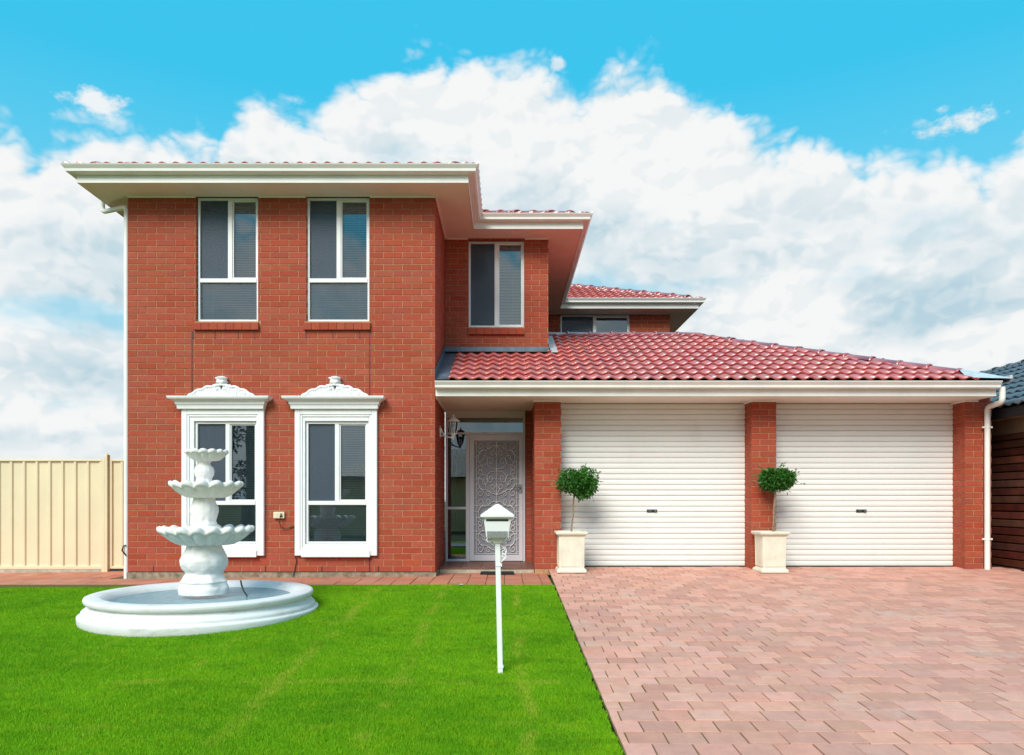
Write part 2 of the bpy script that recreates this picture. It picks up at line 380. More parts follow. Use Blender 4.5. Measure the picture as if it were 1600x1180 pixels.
# ------------------------------------------------------------------ ground
def grid_sheet(name, x0, x1, y0, y1, nx, ny, zf, material, parent=None):
    xs = np.linspace(x0, x1, nx + 1); ys = np.linspace(y0, y1, ny + 1)
    v = [(x, y, zf(x, y)) for y in ys for x in xs]
    f = [(j * (nx + 1) + i, j * (nx + 1) + i + 1, (j + 1) * (nx + 1) + i + 1, (j + 1) * (nx + 1) + i) for j in range(ny) for i in range(nx)]
    mb = MB(); mb.add(v, f); return mb.build(name, material, parent)
EDGE_X = .61
def build_ground():
    xs = [-900, -60, -12, -8, -6, -4, -2, 0, 2, 8, 12, 60, 900]; ys = [-900, -60, -20, -7, -1.5, 2, 6, 9.05, 10.75, 14, 60, 1200]
    def z(x, y):
        xx = max(x, -12); return min(gz(xx, y), .0469 * 9.07 - .425 - .010 * max(0, -xx - 2)) - .06
    v = [(x, y, z(x, y)) for y in ys for x in xs]; n = len(xs)
    f = [(j * n + i, j * n + i + 1, (j + 1) * n + i + 1, (j + 1) * n + i) for j in range(len(ys) - 1) for i in range(n - 1)]
    o = MB().add(v, f).build('ground', M['soil']); tag(o, 'bare earth under and beyond the yard', kind='structure')
    # lawn soil sheet and the blades on it
    lawn = grid_sheet('lawn', -13, EDGE_X - .035, .4, 9.04, 14, 8, lambda x, y: gz(x, y) - .012, M['thatch'])
    tag(lawn, 'flat bed of the front lawn', kind='structure')
    # blades: one triangle pair each, denser near the camera
    n = 1350000
    u = nrg.rand(int(n * 1.3)); Y = 2.6 + (9.03 - 2.6) * u ** 1.25
    X = (nrg.rand(int(n * 1.3)) * 2 - 1)
    xl = -(CX + 60) / F * Y - .3; xr = EDGE_X - .012 + .012 * np.sin(Y * 9) * np.sin(Y * 23.7)
    X = xl + (xr - xl) * nrg.rand(int(n * 1.3))
    keep = ((X + 3.11) ** 2 + (Y - 7.44) ** 2 > 1.08 ** 2)
    X, Y = X[keep][:n], Y[keep][:n]; n = len(X)
    Z = .0469 * np.clip(Y, -1.5, 10.75) - .425 - .010 * np.maximum(0, -X - 2) - .014
    h = (.014 + .016 * nrg.rand(n)); w = (.0013 + .0012 * nrg.rand(n)) * (.7 + .12 * Y)
    patch = np.sin(X * 3.1 + 1.3 * np.sin(Y * 2.2)) * np.sin(Y * 2.7 + X * .6)
    h = h * (1 + .18 * patch)
    a = nrg.rand(n) * 2 * np.pi; lean = .15 + .65 * nrg.rand(n); b = nrg.rand(n) * 2 * np.pi
    dx, dy = np.cos(a) * w, np.sin(a) * w
    V = np.empty((n, 3, 3))
    V[:, 0] = np.stack([X - dx, Y - dy, Z], 1); V[:, 1] = np.stack([X + dx, Y + dy, Z], 1)
    V[:, 2] = np.stack([X + np.cos(b) * h * lean, Y + np.sin(b) * h * lean, Z + h], 1)
    me = bpy.data.meshes.new('grass'); me.vertices.add(n * 3); me.vertices.foreach_set('co', V.reshape(-1))
    me.loops.add(n * 3); me.loops.foreach_set('vertex_index', np.arange(n * 3))
    me.polygons.add(n); me.polygons.foreach_set('loop_start', np.arange(n) * 3)
    at = me.attributes.new('rnd', 'FLOAT', 'FACE'); at.data.foreach_set('value', nrg.rand(n))
    me.materials.append(M['grass']); me.update(calc_edges=True)
    g = link('grass', me); tag(g, 'short bright green turf of the front lawn', 'grass', kind='stuff')
build_ground()

def slab_piece(w, d, h, ch=.002):
    """paver or tile: chamfered top, no bottom, origin at its top centre"""
    a, b = w / 2, d / 2
    v = [(-a, -b, -h), (a, -b, -h), (a, b, -h), (-a, b, -h), (-a, -b, -ch), (a, -b, -ch), (a, b, -ch), (-a, b, -ch),
         (-a + ch, -b + ch, 0), (a - ch, -b + ch, 0), (a - ch, b - ch, 0), (-a + ch, b - ch, 0)]
    f = [(0, 1, 5, 4), (1, 2, 6, 5), (2, 3, 7, 6), (3, 0, 4, 7), (4, 5, 9, 8), (5, 6, 10, 9), (6, 7, 11, 10), (7, 4, 8, 11), (8, 9, 10, 11)]
    return v, f
def lay(pieces, name, material, parent, limit, gap, h, stuff_name, keyf):
    """pieces: (x0, x1, y0, y1); nearest `limit` become objects, the rest one joined part"""
    pieces = sorted(pieces, key=keyf); cache = {}; rest = MB()
    for k, (x0, x1, y0, y1) in enumerate(pieces):
        cx, cy = (x0 + x1) / 2, (y0 + y1) / 2; w, d = round(x1 - x0 - gap, 3), round(y1 - y0 - gap, 3)
        if w < .02 or d < .02: continue
        dz = rng.uniform(-.003, .003); rz = rng.gauss(0, .009); rx = rng.gauss(0, .006)
        zc = parent['zf'](cx, cy); slope = parent['slope'](cy)
        Mx = Matrix.Translation((cx, cy, zc + dz)) @ Matrix.Rotation(math.atan(slope) + rx, 4, 'X') @ Matrix.Rotation(rz, 4, 'Z')
        if k < limit:
            key = (w, d)
            if key not in cache:
                mb = MB(); mb.add(*slab_piece(w, d, h)); cache[key] = mb.mesh(name, material)
            o = link(name, cache[key], parent['o']); o.matrix_local = Mx if parent['o'].location.length < 1e-6 else parent['o'].matrix_parent_inverse @ Mx
        else:
            v, f = slab_piece(w, d, h); rest.cur = rng.random(); rest.add([Mx @ Vector(p) for p in v], f)
    if rest.v: tag(rest.build(stuff_name, material, parent['o'], fix=False), kind='stuff')
def build_paving():
    # driveway
    bed = grid_sheet('driveway', EDGE_X, 9.2, -1.4, 10.68, 6, 8, lambda x, y: gz(x, y) - .004, M['joint'])
    tag(bed, 'block paved driveway of pinkish red pavers with mossy joints', kind='structure')
    P = []; pw, pd = .213, .174
    y = 10.62; k = 0
    while y > .3:
        off = (k % 2) * pw / 2 + rng.uniform(-.02, .02) + (0 if (k // 6) % 2 else .05)
        x = EDGE_X + .004; first = x + (off if off > .04 else off + pw)
        xs = [x, first]
        xmax = min(7.25 if y > 7 else 9.0, .74 * y + 1.6)
        while xs[-1] < xmax: xs.append(xs[-1] + pw)
        for a, b in zip(xs[:-1], xs[1:]): P.append((a, b, y - pd, y))
        y -= pd; k += 1
    par = dict(o=bed, zf=lambda x, y: gz(x, y) + .004, slope=lambda y: .0469)
    def key(p):
        cx, cy = (p[0] + p[1]) / 2, (p[2] + p[3]) / 2
        vis = abs(cx / cy) < .73 and 730 + 1660 / cy < 1185
        return (0 if vis else 1, cx * cx + cy * cy)
    lay(P, 'paver', M['paver'], par, 300, .0085, .02, 'far_pavers', key)
    # path in front of the wall
    path = grid_sheet('path', -12, EDGE_X - .01, 9.04, 10.6, 12, 3, lambda x, y: -.008 - .010 * max(0, -x - 2), M['joint'])
    tag(path, 'terracotta tiled path between the lawn and the brick wall', kind='structure')
    P = []; tw, td = .2385, .31
    for r in range(7):
        y0 = 9.07 + r * td; x = -8.6
        x += 0
        while x < EDGE_X - .05:
            x1 = min(x + tw, EDGE_X - .02)
            if r >= 3 and not (x1 < -5.3 or (x > -.98 and y0 + .1 < 10.5)):
                x += tw; continue
            y1 = y0 + td
            if x > -.98: y1 = min(y1, 10.5)
            if y1 - y0 > .06: P.append((x, x1, y0, y1))
            x += tw
    par = dict(o=path, zf=lambda x, y: -.010 * max(0, -x - 2), slope=lambda y: 0)
    lay(P, 'paving_tile', M['path_tile'], par, 300, .009, .012, 'far_tiles', lambda p: p[0] ** 2 + p[2] ** 2)
    mb = MB(); mb.box(-13, EDGE_X - .01, 9.035, 9.062, -.12, -.004); e = mb.build('path_edging', M['joint']); tag(e, 'dark edge between the lawn and the tiled path', kind='structure')
    mb = MB(); mb.box(-40, -8.7, 9.07, 12, -.3, -.075); e = mb.build('side_path', M['joint']); tag(e, 'plain side path running on past the tiles', kind='structure')
    # street behind the camera, seen only in reflections
    mb = MB(); mb.box(-60, 60, -3.1, -1.5, -.6, -.49); tag(mb.build('footpath', M['footpath']), 'concrete public footpath in front of the yard', kind='structure')
    mb = MB(); mb.box(-60, 60, -11, -5, -.9, -.64); tag(mb.build('road', M['asphalt']), 'asphalt street in front of the house', kind='structure')
    mb = MB(); mb.box(-60, 60, -5, -4.85, -.9, -.52); tag(mb.build('kerb', M['footpath']), 'concrete kerb of the street', kind='structure')
    mb = MB(); mb.box(-60, 60, -4.85, -3.1, -.6, -.512); tag(mb.build('verge', M['grass']), 'green verge beside the street', kind='structure')
build_paving()

# ------------------------------------------------------------------ the house
house = empty('brick_house', (0, 10, 0))
tag(house, 'two storey red brick house with tiled roofs and double garage', 'house')
BW, BH, JT = .262, .0851, .009
IND = []           # whole bricks that may become objects: (distance, location, parent)
def wall_body(mb, x0, x1, z0, z1, holes, y, th=.11):
    """mortar slab facing -y with rectangular holes; built as a grid of cells"""
    xs = sorted({x0, x1, *[h[0] for h in holes], *[h[1] for h in holes]}); zs = sorted({z0, z1, *[h[2] for h in holes], *[h[3] for h in holes]})
    xs = [x for x in xs if x0 <= x <= x1]; zs = [z for z in zs if z0 <= z <= z1]
    inh = lambda x, z: any(h[0] < x < h[1] and h[2] < z < h[3] for h in holes)
    for a, b in zip(xs[:-1], xs[1:]):
        for c, d in zip(zs[:-1], zs[1:]):
            if inh((a + b) / 2, (c + d) / 2): continue
            mb.box(a, b, y, y + th, c, d)
def bbox_geo(w, h, dep, ch=.0035):
    """brick facing -y, origin at front lower left"""
    v = [(0, ch, 0), (w, ch, 0), (w, ch, h), (0, ch, h), (ch, 0, ch), (w - ch, 0, ch), (w - ch, 0, h - ch), (ch, 0, h - ch), (0, dep, 0), (w, dep, 0), (w, dep, h), (0, dep, h)]
    f = [(4, 5, 6, 7), (0, 1, 5, 4), (1, 2, 6, 5), (2, 3, 7, 6), (3, 0, 4, 7), (0, 8, 9, 1), (1, 9, 10, 2), (2, 10, 11, 3), (3, 11, 8, 0)]
    return v, f
def brick_field(parent, org, rot, u0, u1, z0, z1, holes=(), start=0.0, cand=False, dep=.10, endcap=True, bw=BW):
    """lays stretcher bond on a plane: org + rot; u along the wall"""
    Mx = Matrix.Translation(org) @ Matrix.Rotation(rot, 4, 'Z'); rest = MB(); n = int(round((z1 - z0) / BH)); z = z0
    for k in range(n + 1):
        z = z0 + k * BH; zt = min(z + BH - JT * .85, z1)
        if zt - z < .02: continue
        off = start + (bw / 2 if k % 2 else 0); x = u0 - off
        while x < u1 - .01:
            a, b = max(x, u0), min(x + bw - JT, u1)
            x += bw
            if b - a < .015: continue
            segs = [(a, b, z, zt)]
            for h in holes:
                ns = []
                for (p, q, r_, s_) in segs:
                    if q <= h[0] or p >= h[1] or s_ <= h[2] + .004 or r_ >= h[3] - .004: ns.append((p, q, r_, s_)); continue
                    if p < h[0] - .015: ns.append((p, h[0], r_, s_))
                    if q > h[1] + .015: ns.append((h[1], q, r_, s_))
                    m0, m1 = max(p, h[0]), min(q, h[1])
                    if s_ > h[3] + .008: ns.append((m0, m1, h[3], s_))
                    if r_ < h[2] - .008: ns.append((m0, m1, r_, h[2]))
                segs = ns
            for (p, q, r_, s_) in segs:
                jit = rng.uniform(-.0012, .0012)
                if cand and abs(q - p - (bw - JT)) < 1e-4 and abs(s_ - r_ - (BH - JT * .85)) < 1e-4:
                    loc = Mx @ Vector((p, jit, r_)); IND.append(((loc - cam.location).length, loc, parent, rest)); continue
                v, f = bbox_geo(q - p, s_ - r_, dep); rest.cur = .001 + rng.random() * .998
                rest.add([Mx @ (Vector(c) + Vector((p, jit, r_))) for c in v], f)
    return rest
FIELDS = []
def field(name_parent, *a, **k): FIELDS.append((name_parent, brick_field(name_parent, *a, **k)))
def px(x, Y=10): return (x - CX) * Y / F
def pz(y, Y=10): return EYE - (y - 783) * Y / F
XL, XR = px(200), px(680)            # left block
ZB, ZT = .066, 5.257
Y2, X2 = 11.6, .688                   # second block
Y3, X3 = 16.24, 3.69                  # rear block
YG, YD = 10.4, 10.7                   # garage pillars, doors
G = .006
# windows: x0, x1, z0, z1
W_up = [(px(307), px(403), pz(502), ZT - .004), (px(479), px(577), pz(502), ZT - .004)]
W_lo = [(px(304), px(404), pz(851), pz(658)), (px(477), px(577), pz(851), pz(658))]
W_2 = (px(732, Y2), px(819, Y2), pz(511, Y2), pz(376, Y2))
W_3 = (px(876, Y3), px(984, Y3), pz(540, Y3), pz(492, Y3))
SH = .125                            # height of the brick sills
holesA = [w for w in W_up + W_lo] + [(w[0] - .038, w[1] + .022, w[2] - SH, w[2]) for w in W_up]
bodyA = MB(); wall_body(bodyA, XL + G, XR - G, -.02, ZT - .004, W_up + W_lo, 10 + G)
bodyA.box(XR - .11, XR - G, 10.12, 11.6, -.02, ZT - .004)         # side that looks on the porch
bodyA.box(XL + G, XL + .11, 10.12, 22, -.02, ZT - .004)
wallA = bodyA.build('wall', M['mortar'], house); wallA['label'] = 'front wall of the two storey left wing'
field(wallA, (0, 10, 0), 0, XL, XR, ZB, ZT, holesA, cand=True)
field(wallA, (XR, 10.112, 0), R(90), 0, 1.48, ZB, ZT, start=.1)
field(wallA, (XL, 22, 0), R(-90), 0, 11.88, ZB, ZT, start=.1)
bodyB = MB(); wall_body(bodyB, XR, X2 - G, 3.3, ZT - .004, [W_2], Y2 + G); bodyB.box(X2 - .11, X2 - G, Y2 + .12, Y3, 2.7, ZT - .004)
wallB = bodyB.build('wall', M['mortar'], house); wallB['label'] = 'upper wall above the porch'
field(wallB, (0, Y2, 0), 0, XR + .001, X2, 3.3 + .02, ZT, [W_2, (W_2[0] - .01, W_2[1] + .01, W_2[2] - SH, W_2[2])], start=.05)
field(wallB, (X2, Y2 + .112, 0), R(90), 0, Y3 - Y2 - .12, 3.3 + .02, ZT, start=.1)
bodyC = MB(); wall_body(bodyC, X2, X3 - G, 3.4, ZT - .004, [W_3], Y3 + G); bodyC.box(X3 - .11, X3 - G, Y3 + .12, 22, 2.5, ZT - .004)
wallC = bodyC.build('wall', M['mortar'], house); wallC['label'] = 'rear upper wall behind the garage roof'
field(wallC, (0, Y3, 0), 0, X2 + .01, X3, 3.4, ZT, [W_3])
field(wallC, (X3, Y3 + .112, 0), R(90), 0, 5.6, 3.4, ZT, start=.1)
# porch back wall beside the door
DX0, DX1 = XR + .004, px(820.5, Y2)
bodyD = MB(); bodyD.box(DX1, .52, Y2 + G, Y2 + .1, 0, 2.49); wallD = bodyD.build('wall', M['mortar'], house); wallD['label'] = 'shaded brick strip beside the front door'
field(wallD, (0, Y2, 0), 0, DX1 + .003, .52, .081, 2.49)
# pillars
def pillar(x0, x1, y1, ztop, extra=None):
    mb = MB(); z0 = .07
    mb.box(x0 + G, x1 - G, YG + G, y1, -.02, ztop - .002)
    o = mb.build('pillar', M['mortar'], house)
    zz = ZB + .0
    field(o, (0, YG, 0), 0, x0, x1, zz, ztop, start=.0, bw=.256)
    field(o, (x0, y1, 0), R(-90), .0, y1 - YG - .112, zz, ztop, start=.05)
    field(o, (x1, YG + .112, 0), R(90), 0, y1 - YG - .112, zz, ztop, start=.05)
    return o
P1 = (px(835, YG), px(877, YG)); P2 = (px(1174, YG), px(1213, YG)); P3 = (px(1508, YG), px(1549.5, YG))
SOF = 2.49
pillar(P1[0], P1[1], 11.59, SOF - .02)
pillar(P2[0], P2[1], 10.95, SOF - .02)
pillar(P3[0], P3[1], 17.0, SOF - .02)
mb = MB(); mb.box(P3[0] + .16, P3[1] - .02, YG - .0, YG + 6, SOF - .02, SOF + .07); mb.build('wall_top_course', M['brick'], house)
# turn the nearest whole bricks into objects, join the rest
IND.sort(key=lambda t: t[0])
vb, fb = bbox_geo(BW - JT, BH - JT * .85, .10); b_ = MB(); b_.add(vb, fb); brick_me = b_.mesh('brick', M['brick'])
for k, (d, loc, par, rest) in enumerate(IND):
    if k < 300:
        o = bpy.data.objects.new('brick', brick_me); COL.objects.link(o); o.parent = par; o.matrix_parent_inverse = parent_inv(par); o.location = loc
    else:
        rest.cur = .001 + rng.random() * .998; rest.add([Vector(c) + loc for c in vb], fb)
for par, rest in FIELDS:
    if rest.v: tag(rest.build('brickwork', M['brick'], par, fix=False), kind='stuff')
# footing, weep holes, control joints
mb = MB(); mb.box(XL - .012, XR + .012, 9.985, 11.5, -.12, ZB - .008); mb.build('footing', M['concrete'], house)
def thin(name, *a):
    mb = MB(); mb.box(*a); mb.build(name, M['black'], house)
thin('damp_course', XL, XR, 9.997, 10.02, ZB - .012, ZB - .001)
for x in (240, 415, 503, 591): thin('weep_hole', px(x) - .006, px(x) + .006, 9.9965, 10.02, ZB, ZB + .078)
for x in (302, 336, 372, 398, 478, 520, 562): thin('weep_hole', px(x) - .005, px(x) + .005, 9.9965, 10.02, pz(529), pz(518.5))
for x, y0, y1 in ((300, 622, 518), (577.5, 893, 518)): thin('expansion_joint', px(x) - .006, px(x) + .006, 9.9965, 10.02, pz(y0), pz(y1))

# ------------------------------------------------------------------ windows
def window(x0, x1, z0, z1, Y, mull=True, trans=None, rec=.07, mullx=None, blind=True, screen=True, parent=house, label=None, fw=.032):
    w = empty('window', ((x0 + x1) / 2, Y + rec, z0)); w.parent = parent; w.matrix_parent_inverse = parent_inv(parent)
    if label: w['label'] = label
    fy0, fy1 = Y + rec - .03, Y + rec + .05
    mb = MB()
    mb.box(x0 - .002, x0 + fw, fy0, fy1, z0, z1); mb.box(x1 - fw, x1 + .002, fy0, fy1, z0, z1)
    mb.box(x0 + fw, x1 - fw, fy0, fy1, z0, z0 + fw); mb.box(x0 + fw, x1 - fw, fy0, fy1, z1 - fw, z1)
    cx = mullx if mullx is not None else (x0 + x1) / 2
    zb = z0 + fw
    if trans: mb.box(x0 + fw, x1 - fw, fy0 - .003, fy1 - .004, trans - .028, trans + .028); zb = trans + .028
    if mull:
        mb.box(cx - .03, cx + .03, fy0 + .004, fy1 - .002, zb, z1 - fw)
        # sliding sash on the right is set back, with its own thin frame
        s = .018
        mb.box(cx + .03, cx + .03 + s, fy0 + .018, fy1 - .006, zb, z1 - fw); mb.box(x1 - fw - s, x1 - fw, fy0 + .018, fy1 - .006, zb, z1 - fw)
        mb.box(cx + .03 + s, x1 - fw - s, fy0 + .018, fy1 - .006, zb, zb + s); mb.box(cx + .03 + s, x1 - fw - s, fy0 + .018, fy1 - .006, z1 - fw - s, z1 - fw)
    f = mb.build('frame', M['frame'], w); bevel_mod(f, .004)
    gy = Y + rec + .012
    panes = []
    if trans: panes.append((x0 + fw - .004, x1 - fw + .004, z0 + fw - .004, trans - .024))
    if mull: panes += [(x0 + fw - .004, cx - .026, zb - .004, z1 - fw + .004), (cx + .044, x1 - fw - .014, zb + .014, z1 - fw - .014)]
    elif not trans: panes.append((x0 + fw - .004, x1 - fw + .004, z0 + fw - .004, z1 - fw + .004))
    for k, (a, b, c, d) in enumerate(panes):
        p = MB(); yy = gy + rng.uniform(0, .001); tl = rng.uniform(-.004, .004) * (d - c); ts = rng.uniform(-.003, .003)
        p.add([(a, yy, c), (b, yy + ts * (b - a), c), (b, yy + ts * (b - a) + tl, d), (a, yy + tl, d)], [(0, 1, 2, 3)]); p.build('pane', M['glass'], w, fix=False)
    if screen and mull:
        a, b, c, d = panes[-2]; p = MB(); p.box(a, b, gy - .012, gy - .0115, c, d); p.build('insect_screen', M['flyscreen'], w)
    if blind:
        b_ = MB(); z = z1 - fw - .02; by = Y + rec + .10
        while z > z0 + .01:
            b_.add([(x0 + .01, by - .006, z - .0105), (x1 - .01, by - .006, z - .0105), (x1 - .01, by + .006, z + .0105), (x0 + .01, by + .006, z + .0105)], [(0, 1, 2, 3)]); z -= .0245
        for q in (.2, .8): b_.box(x0 + (x1 - x0) * q - .003, x0 + (x1 - x0) * q + .003, by - .014, by - .012, z0, z1)
        b_.box(x0 + .01, x1 - .01, by - .02, by + .02, z1 - .04, z1 - .002)
        b_.build('blind', M['blind'], w, fix=False)
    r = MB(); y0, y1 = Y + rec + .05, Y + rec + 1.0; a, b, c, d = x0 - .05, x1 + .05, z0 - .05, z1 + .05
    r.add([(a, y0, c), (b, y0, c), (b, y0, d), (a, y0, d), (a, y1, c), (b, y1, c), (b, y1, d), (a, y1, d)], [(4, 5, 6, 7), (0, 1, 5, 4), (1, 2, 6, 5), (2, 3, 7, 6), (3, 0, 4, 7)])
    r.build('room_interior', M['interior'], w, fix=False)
    return w
def reveal(parent, x0, x1, z0, z1, Y, dep, m):
    pass
for k, w in enumerate(W_up):
    o = window(*w, 10, trans=pz(437), mullx=px(357.5 if k == 0 else 528), label='tall upper window with blinds above the ornate window, ' + ('nearer the left corner' if k == 0 else 'nearer the middle of the wing'))
    s = MB(); n = 8; a0, a1 = w[0] - .035, w[1] + .02; st = (a1 - a0) / n
    for i in range(n):
        q = MB(); q.cur = .2 + .6 * rng.random()
        xa, xb = a0 + i * st + .0025, a0 + (i + 1) * st - .0025
        q.add([(xa, 9.955, w[2] - SH), (xb, 9.955, w[2] - SH), (xb, 9.955, w[2] - .035), (xa, 9.955, w[2] - .035), (xa, 10.03, w[2] - SH), (xb, 10.03, w[2] - SH), (xb, 10.05, w[2] + .0), (xa, 10.05, w[2] + .0)],
              [(0, 1, 2, 3), (3, 2, 6, 7), (0, 3, 7, 4), (1, 5, 6, 2), (0, 4, 5, 1), (4, 7, 6, 5)])
        q.build('sill_brick', M['brick'], o)
window(*W_2, Y2, mullx=px(775.5, Y2), label='two pane upper window above the porch roof')
for i in range(7):
    q = MB(); q.cur = .2 + .6 * rng.random(); st = (W_2[1] - W_2[0]) / 7; xa, xb = W_2[0] + i * st + .0025, W_2[0] + (i + 1) * st - .0025; z = W_2[2]; yf = Y2 - .045
    q.add([(xa, yf, z - SH), (xb, yf, z - SH), (xb, yf, z - .035), (xa, yf, z - .035), (xa, Y2 + .03, z - SH), (xb, Y2 + .03, z - SH), (xb, Y2 + .05, z), (xa, Y2 + .05, z)],
          [(0, 1, 2, 3), (3, 2, 6, 7), (0, 3, 7, 4), (1, 5, 6, 2), (0, 4, 5, 1), (4, 7, 6, 5)]); q.build('sill_brick', M['brick'], house)
window(*W_3, Y3, mullx=px(929, Y3), blind=False, label='low rear window just above the garage roof ridge')
def ornate(w, first):
    x0, x1, z0, z1 = w
    o = window(x0 + .012, x1 - .012, z0 + .01, z1 - .01, 10, trans=pz(786), rec=.03, mullx=px(355.5 if first else 526.5), fw=.03, label='lower window in ornate white surround, ' + ('behind the fountain' if first else 'beside the power socket'))
    cx = (x0 + x1) / 2; oa, ob = px(286 if first else 462), px(414 if first else 590)
    zt, zb = pz(640), pz(868)
    s = MB()
    # outer architrave, stepped inwards
    def ring(a, b, c, d, ia, ib, ic, id_, y0, y1):
        s.box(a, ia, y0, y1, c, d); s.box(ib, b, y0, y1, c, d); s.box(ia, ib, y0, y1, c, ic); s.box(ia, ib, y0, y1, id_, d)
    ring(oa, ob, zb, zt, oa + .075, ob - .075, zb + .085, zt - .075, 9.945, 10.02)
    ring(oa + .075, ob - .075, zb + .085, zt - .075, oa + .105, ob - .105, zb + .115, zt - .105, 9.955, 10.02)
    ring(oa + .105, ob - .105, zb + .115, zt - .105, x0 + .006, x1 - .006, z0 + .006, z1 - .006, 9.968, 10.02)
    s.box(oa + .095, ob - .095, 9.925, 9.944, zb - .02, zb + .075)      # sill block
    f = s.build('surround', M['stucco'], o); bevel_mod(f, .006)
    c = MB(); ca, cb = px(270 if first else 446), px(426 if first else 603)
    prof = [(0, pz(640)), (.035, pz(640)), (.04, pz(635)), (.055, pz(633)), (.06, pz(630)), (.085, pz(627.5)), (.11, pz(626)), (.125, pz(625.5)), (.135, pz(623)), (.135, pz(621.5)), (0, pz(621.5))]
    ia, ib = ca + .135, cb - .135
    c.sweep([(ia, 10.02), (ia, 9.94), (ib, 9.94), (ib, 10.02)][::1], [(o_, z_) for o_, z_ in prof])
    c.box(ia, ib, 9.941, 10.02, pz(640) , pz(621.5))
    c.build('cornice', M['stucco'], o)
    # pediment: two wings of overlapping leaves and a carved crown piece
    zc = pz(621.5); mid = (ca + cb) / 2
    for sgn in (-1, 1):
        l = MB(); l.smooth = True
        n = 8
        for k in range(n - 1, -1, -1):
            t = k / (n - 1); hh = .150 * (1 - t ** 1.7) + .045; ang = sgn * (.20 + .75 * t ** 1.5)
            bx_ = mid + sgn * (.035 + t * .375); a_n, b_n = 14, 6; rw, rl = .040, hh * .56; vs = []; fs = []
            for bb in range(b_n + 1):
                ph = bb / b_n * math.pi / 2
                for aa in range(a_n):
                    th = aa / a_n * 2 * math.pi; e = math.cos(ph); ex = rw * e * math.cos(th); ez = rl * e * math.sin(th)
                    rib = 1 - .35 * math.exp(-(ex / .008) ** 2)
                    vs.append((bx_ + ex * math.cos(ang) + ez * math.sin(ang), 9.978 - .05 * math.sin(ph) * rib * (1 + .5 * (ez / rl)) - .006 * (k % 2), zc + hh * .42 - ex * math.sin(ang) + ez * math.cos(ang)))
            for bb in range(b_n):
                for aa in range(a_n): fs.append((bb * a_n + aa, bb * a_n + (aa + 1) % a_n, (bb + 1) * a_n + (aa + 1) % a_n, (bb + 1) * a_n + aa))
            l.add(vs, fs)
        l.smooth = False
        poly = [(mid + sgn * .012, zc - .002)] + [(mid + sgn * (.012 + .46 * t / 12), zc + .02 + .12 * (1 - (t / 12) ** 1.7)) for t in range(13)] + [(mid + sgn * .475, zc - .002)]
        if sgn < 0: poly = poly[::-1]
        l.prism(poly, 9.97, 10.0)
        l.smooth = True
        L = []
        for q in range(15):
            t = q / 14; L.append((mid + sgn * (.03 + .40 * t), 9.935, zc + .035 + .125 * (1 - t ** 1.8) + .010 * math.sin(t * 19)))
        for q in range(1, 15):
            aa = q / 14 * 4.6; rr = .030 * (1 - q / 17); L.append((mid + sgn * (.43 + .030 * 0 + rr * math.sin(aa)), 9.935, zc + .035 + rr * math.cos(aa) - .030 + .0))
        l.tube(L, [.017] * 15 + [.012] * 14, 8)
        L = []
        for q in range(16):
            aa = q / 15 * 5.2; rr = .034 * (1 - q / 19); L.append((mid + sgn * (.055 + rr * math.sin(aa)), 9.930, zc + .125 + rr * math.cos(aa)))
        l.tube(L, .011, 8); l.smooth = False
        l.build('pediment_leaf', M['stucco'], o)
    k_ = MB(); kz = zc + .155; k_.smooth = True
    k_.lathe([(.0, 0), (.060, 0), (.066, .012), (.05, .022), (.058, .03), (.082, .05), (.066, .066), (.062, .085), (.078, .10), (.084, .118), (.06, .122), (.03, .135), (0, .137)], 20, (mid, 9.975, kz),
             fr=lambda a, k, r, z: (r * (1 + .16 * math.cos(a * 5 + k)), z))
    k_.build('crown_piece', M['stucco'], o)
ornate(W_lo[0], True); ornate(W_lo[1], False)

# ------------------------------------------------------------------ eaves: soffit, fascia, gutter, cornice
GUT = [(.0, .0), (.0, -.095), (.075, -.095), (.095, -.082), (.10, -.05), (.116, -.03), (.13, -.012), (.135, .0), (.128, .004), (.122, -.004), (.11, -.02), (.012, -.02), (.012, .0)]
def eave(path, zs, back, gutter_top=.19, name_l=None):
    """path = fascia line walked with the outside on the right hand"""
    mb = MB(); mb.sweep(path, [(-.02, zs - .006), (0, zs - .006), (0, zs + gutter_top - .02), (-.02, zs + gutter_top - .02)]); f = mb.build('fascia', M['white'], house); bevel_mod(f, .002, 1)
    mb = MB(); mb.sweep(path, [(.0015 + o, zs + gutter_top + z) for o, z in GUT]); g = mb.build('gutter', M['white'], house)
UP = [(-5.67, 22), (-5.67, 9.56), (-.49, 9.56), (-.49, 11.18), (1.20, 11.18), (1.20, 15.8), (4.22, 15.8), (4.22, 22)]
eave([(x, y) for x, y in UP], ZT, .45)
mb = MB()
def flat(mb, x0, x1, y0, y1, z, t=.008): mb.box(x0, x1, y0, y1, z, z + t)
flat(mb, -5.65, -.51, 9.58, 10.02, ZT); flat(mb, -5.65, XL + .1, 10.02, 22, ZT); flat(mb, XR - .1, -.51, 10.02, 11.2, ZT)
flat(mb, XR - .1, 1.18, 11.2, 11.7, ZT); flat(mb, X2 - .1, 1.18, 11.7, 15.82, ZT); flat(mb, X2 - .1, 4.20, 15.82, 16.3, ZT); flat(mb, X3 - .1, 4.20, 16.3, 22, ZT)
s = mb.build('soffit', M['soffit'], house); s['label'] = 'upper eaves lining'
GF = [(XR + .012, 9.93), (6.735, 9.93)]
eave(GF, SOF, .47, .182)
mb = MB(); flat(mb, XR + .012, P3[0] + .15, 9.95, YD + .02, SOF); flat(mb, XR + .004, .52, YD + .02, Y2 + .02, SOF); mb.box(XR + .012, 6.73, 9.952, 10.2, SOF + .008, SOF + .012)
s = mb.build('soffit', M['soffit'], house); s['label'] = 'lower eaves lining over porch and garage doors'
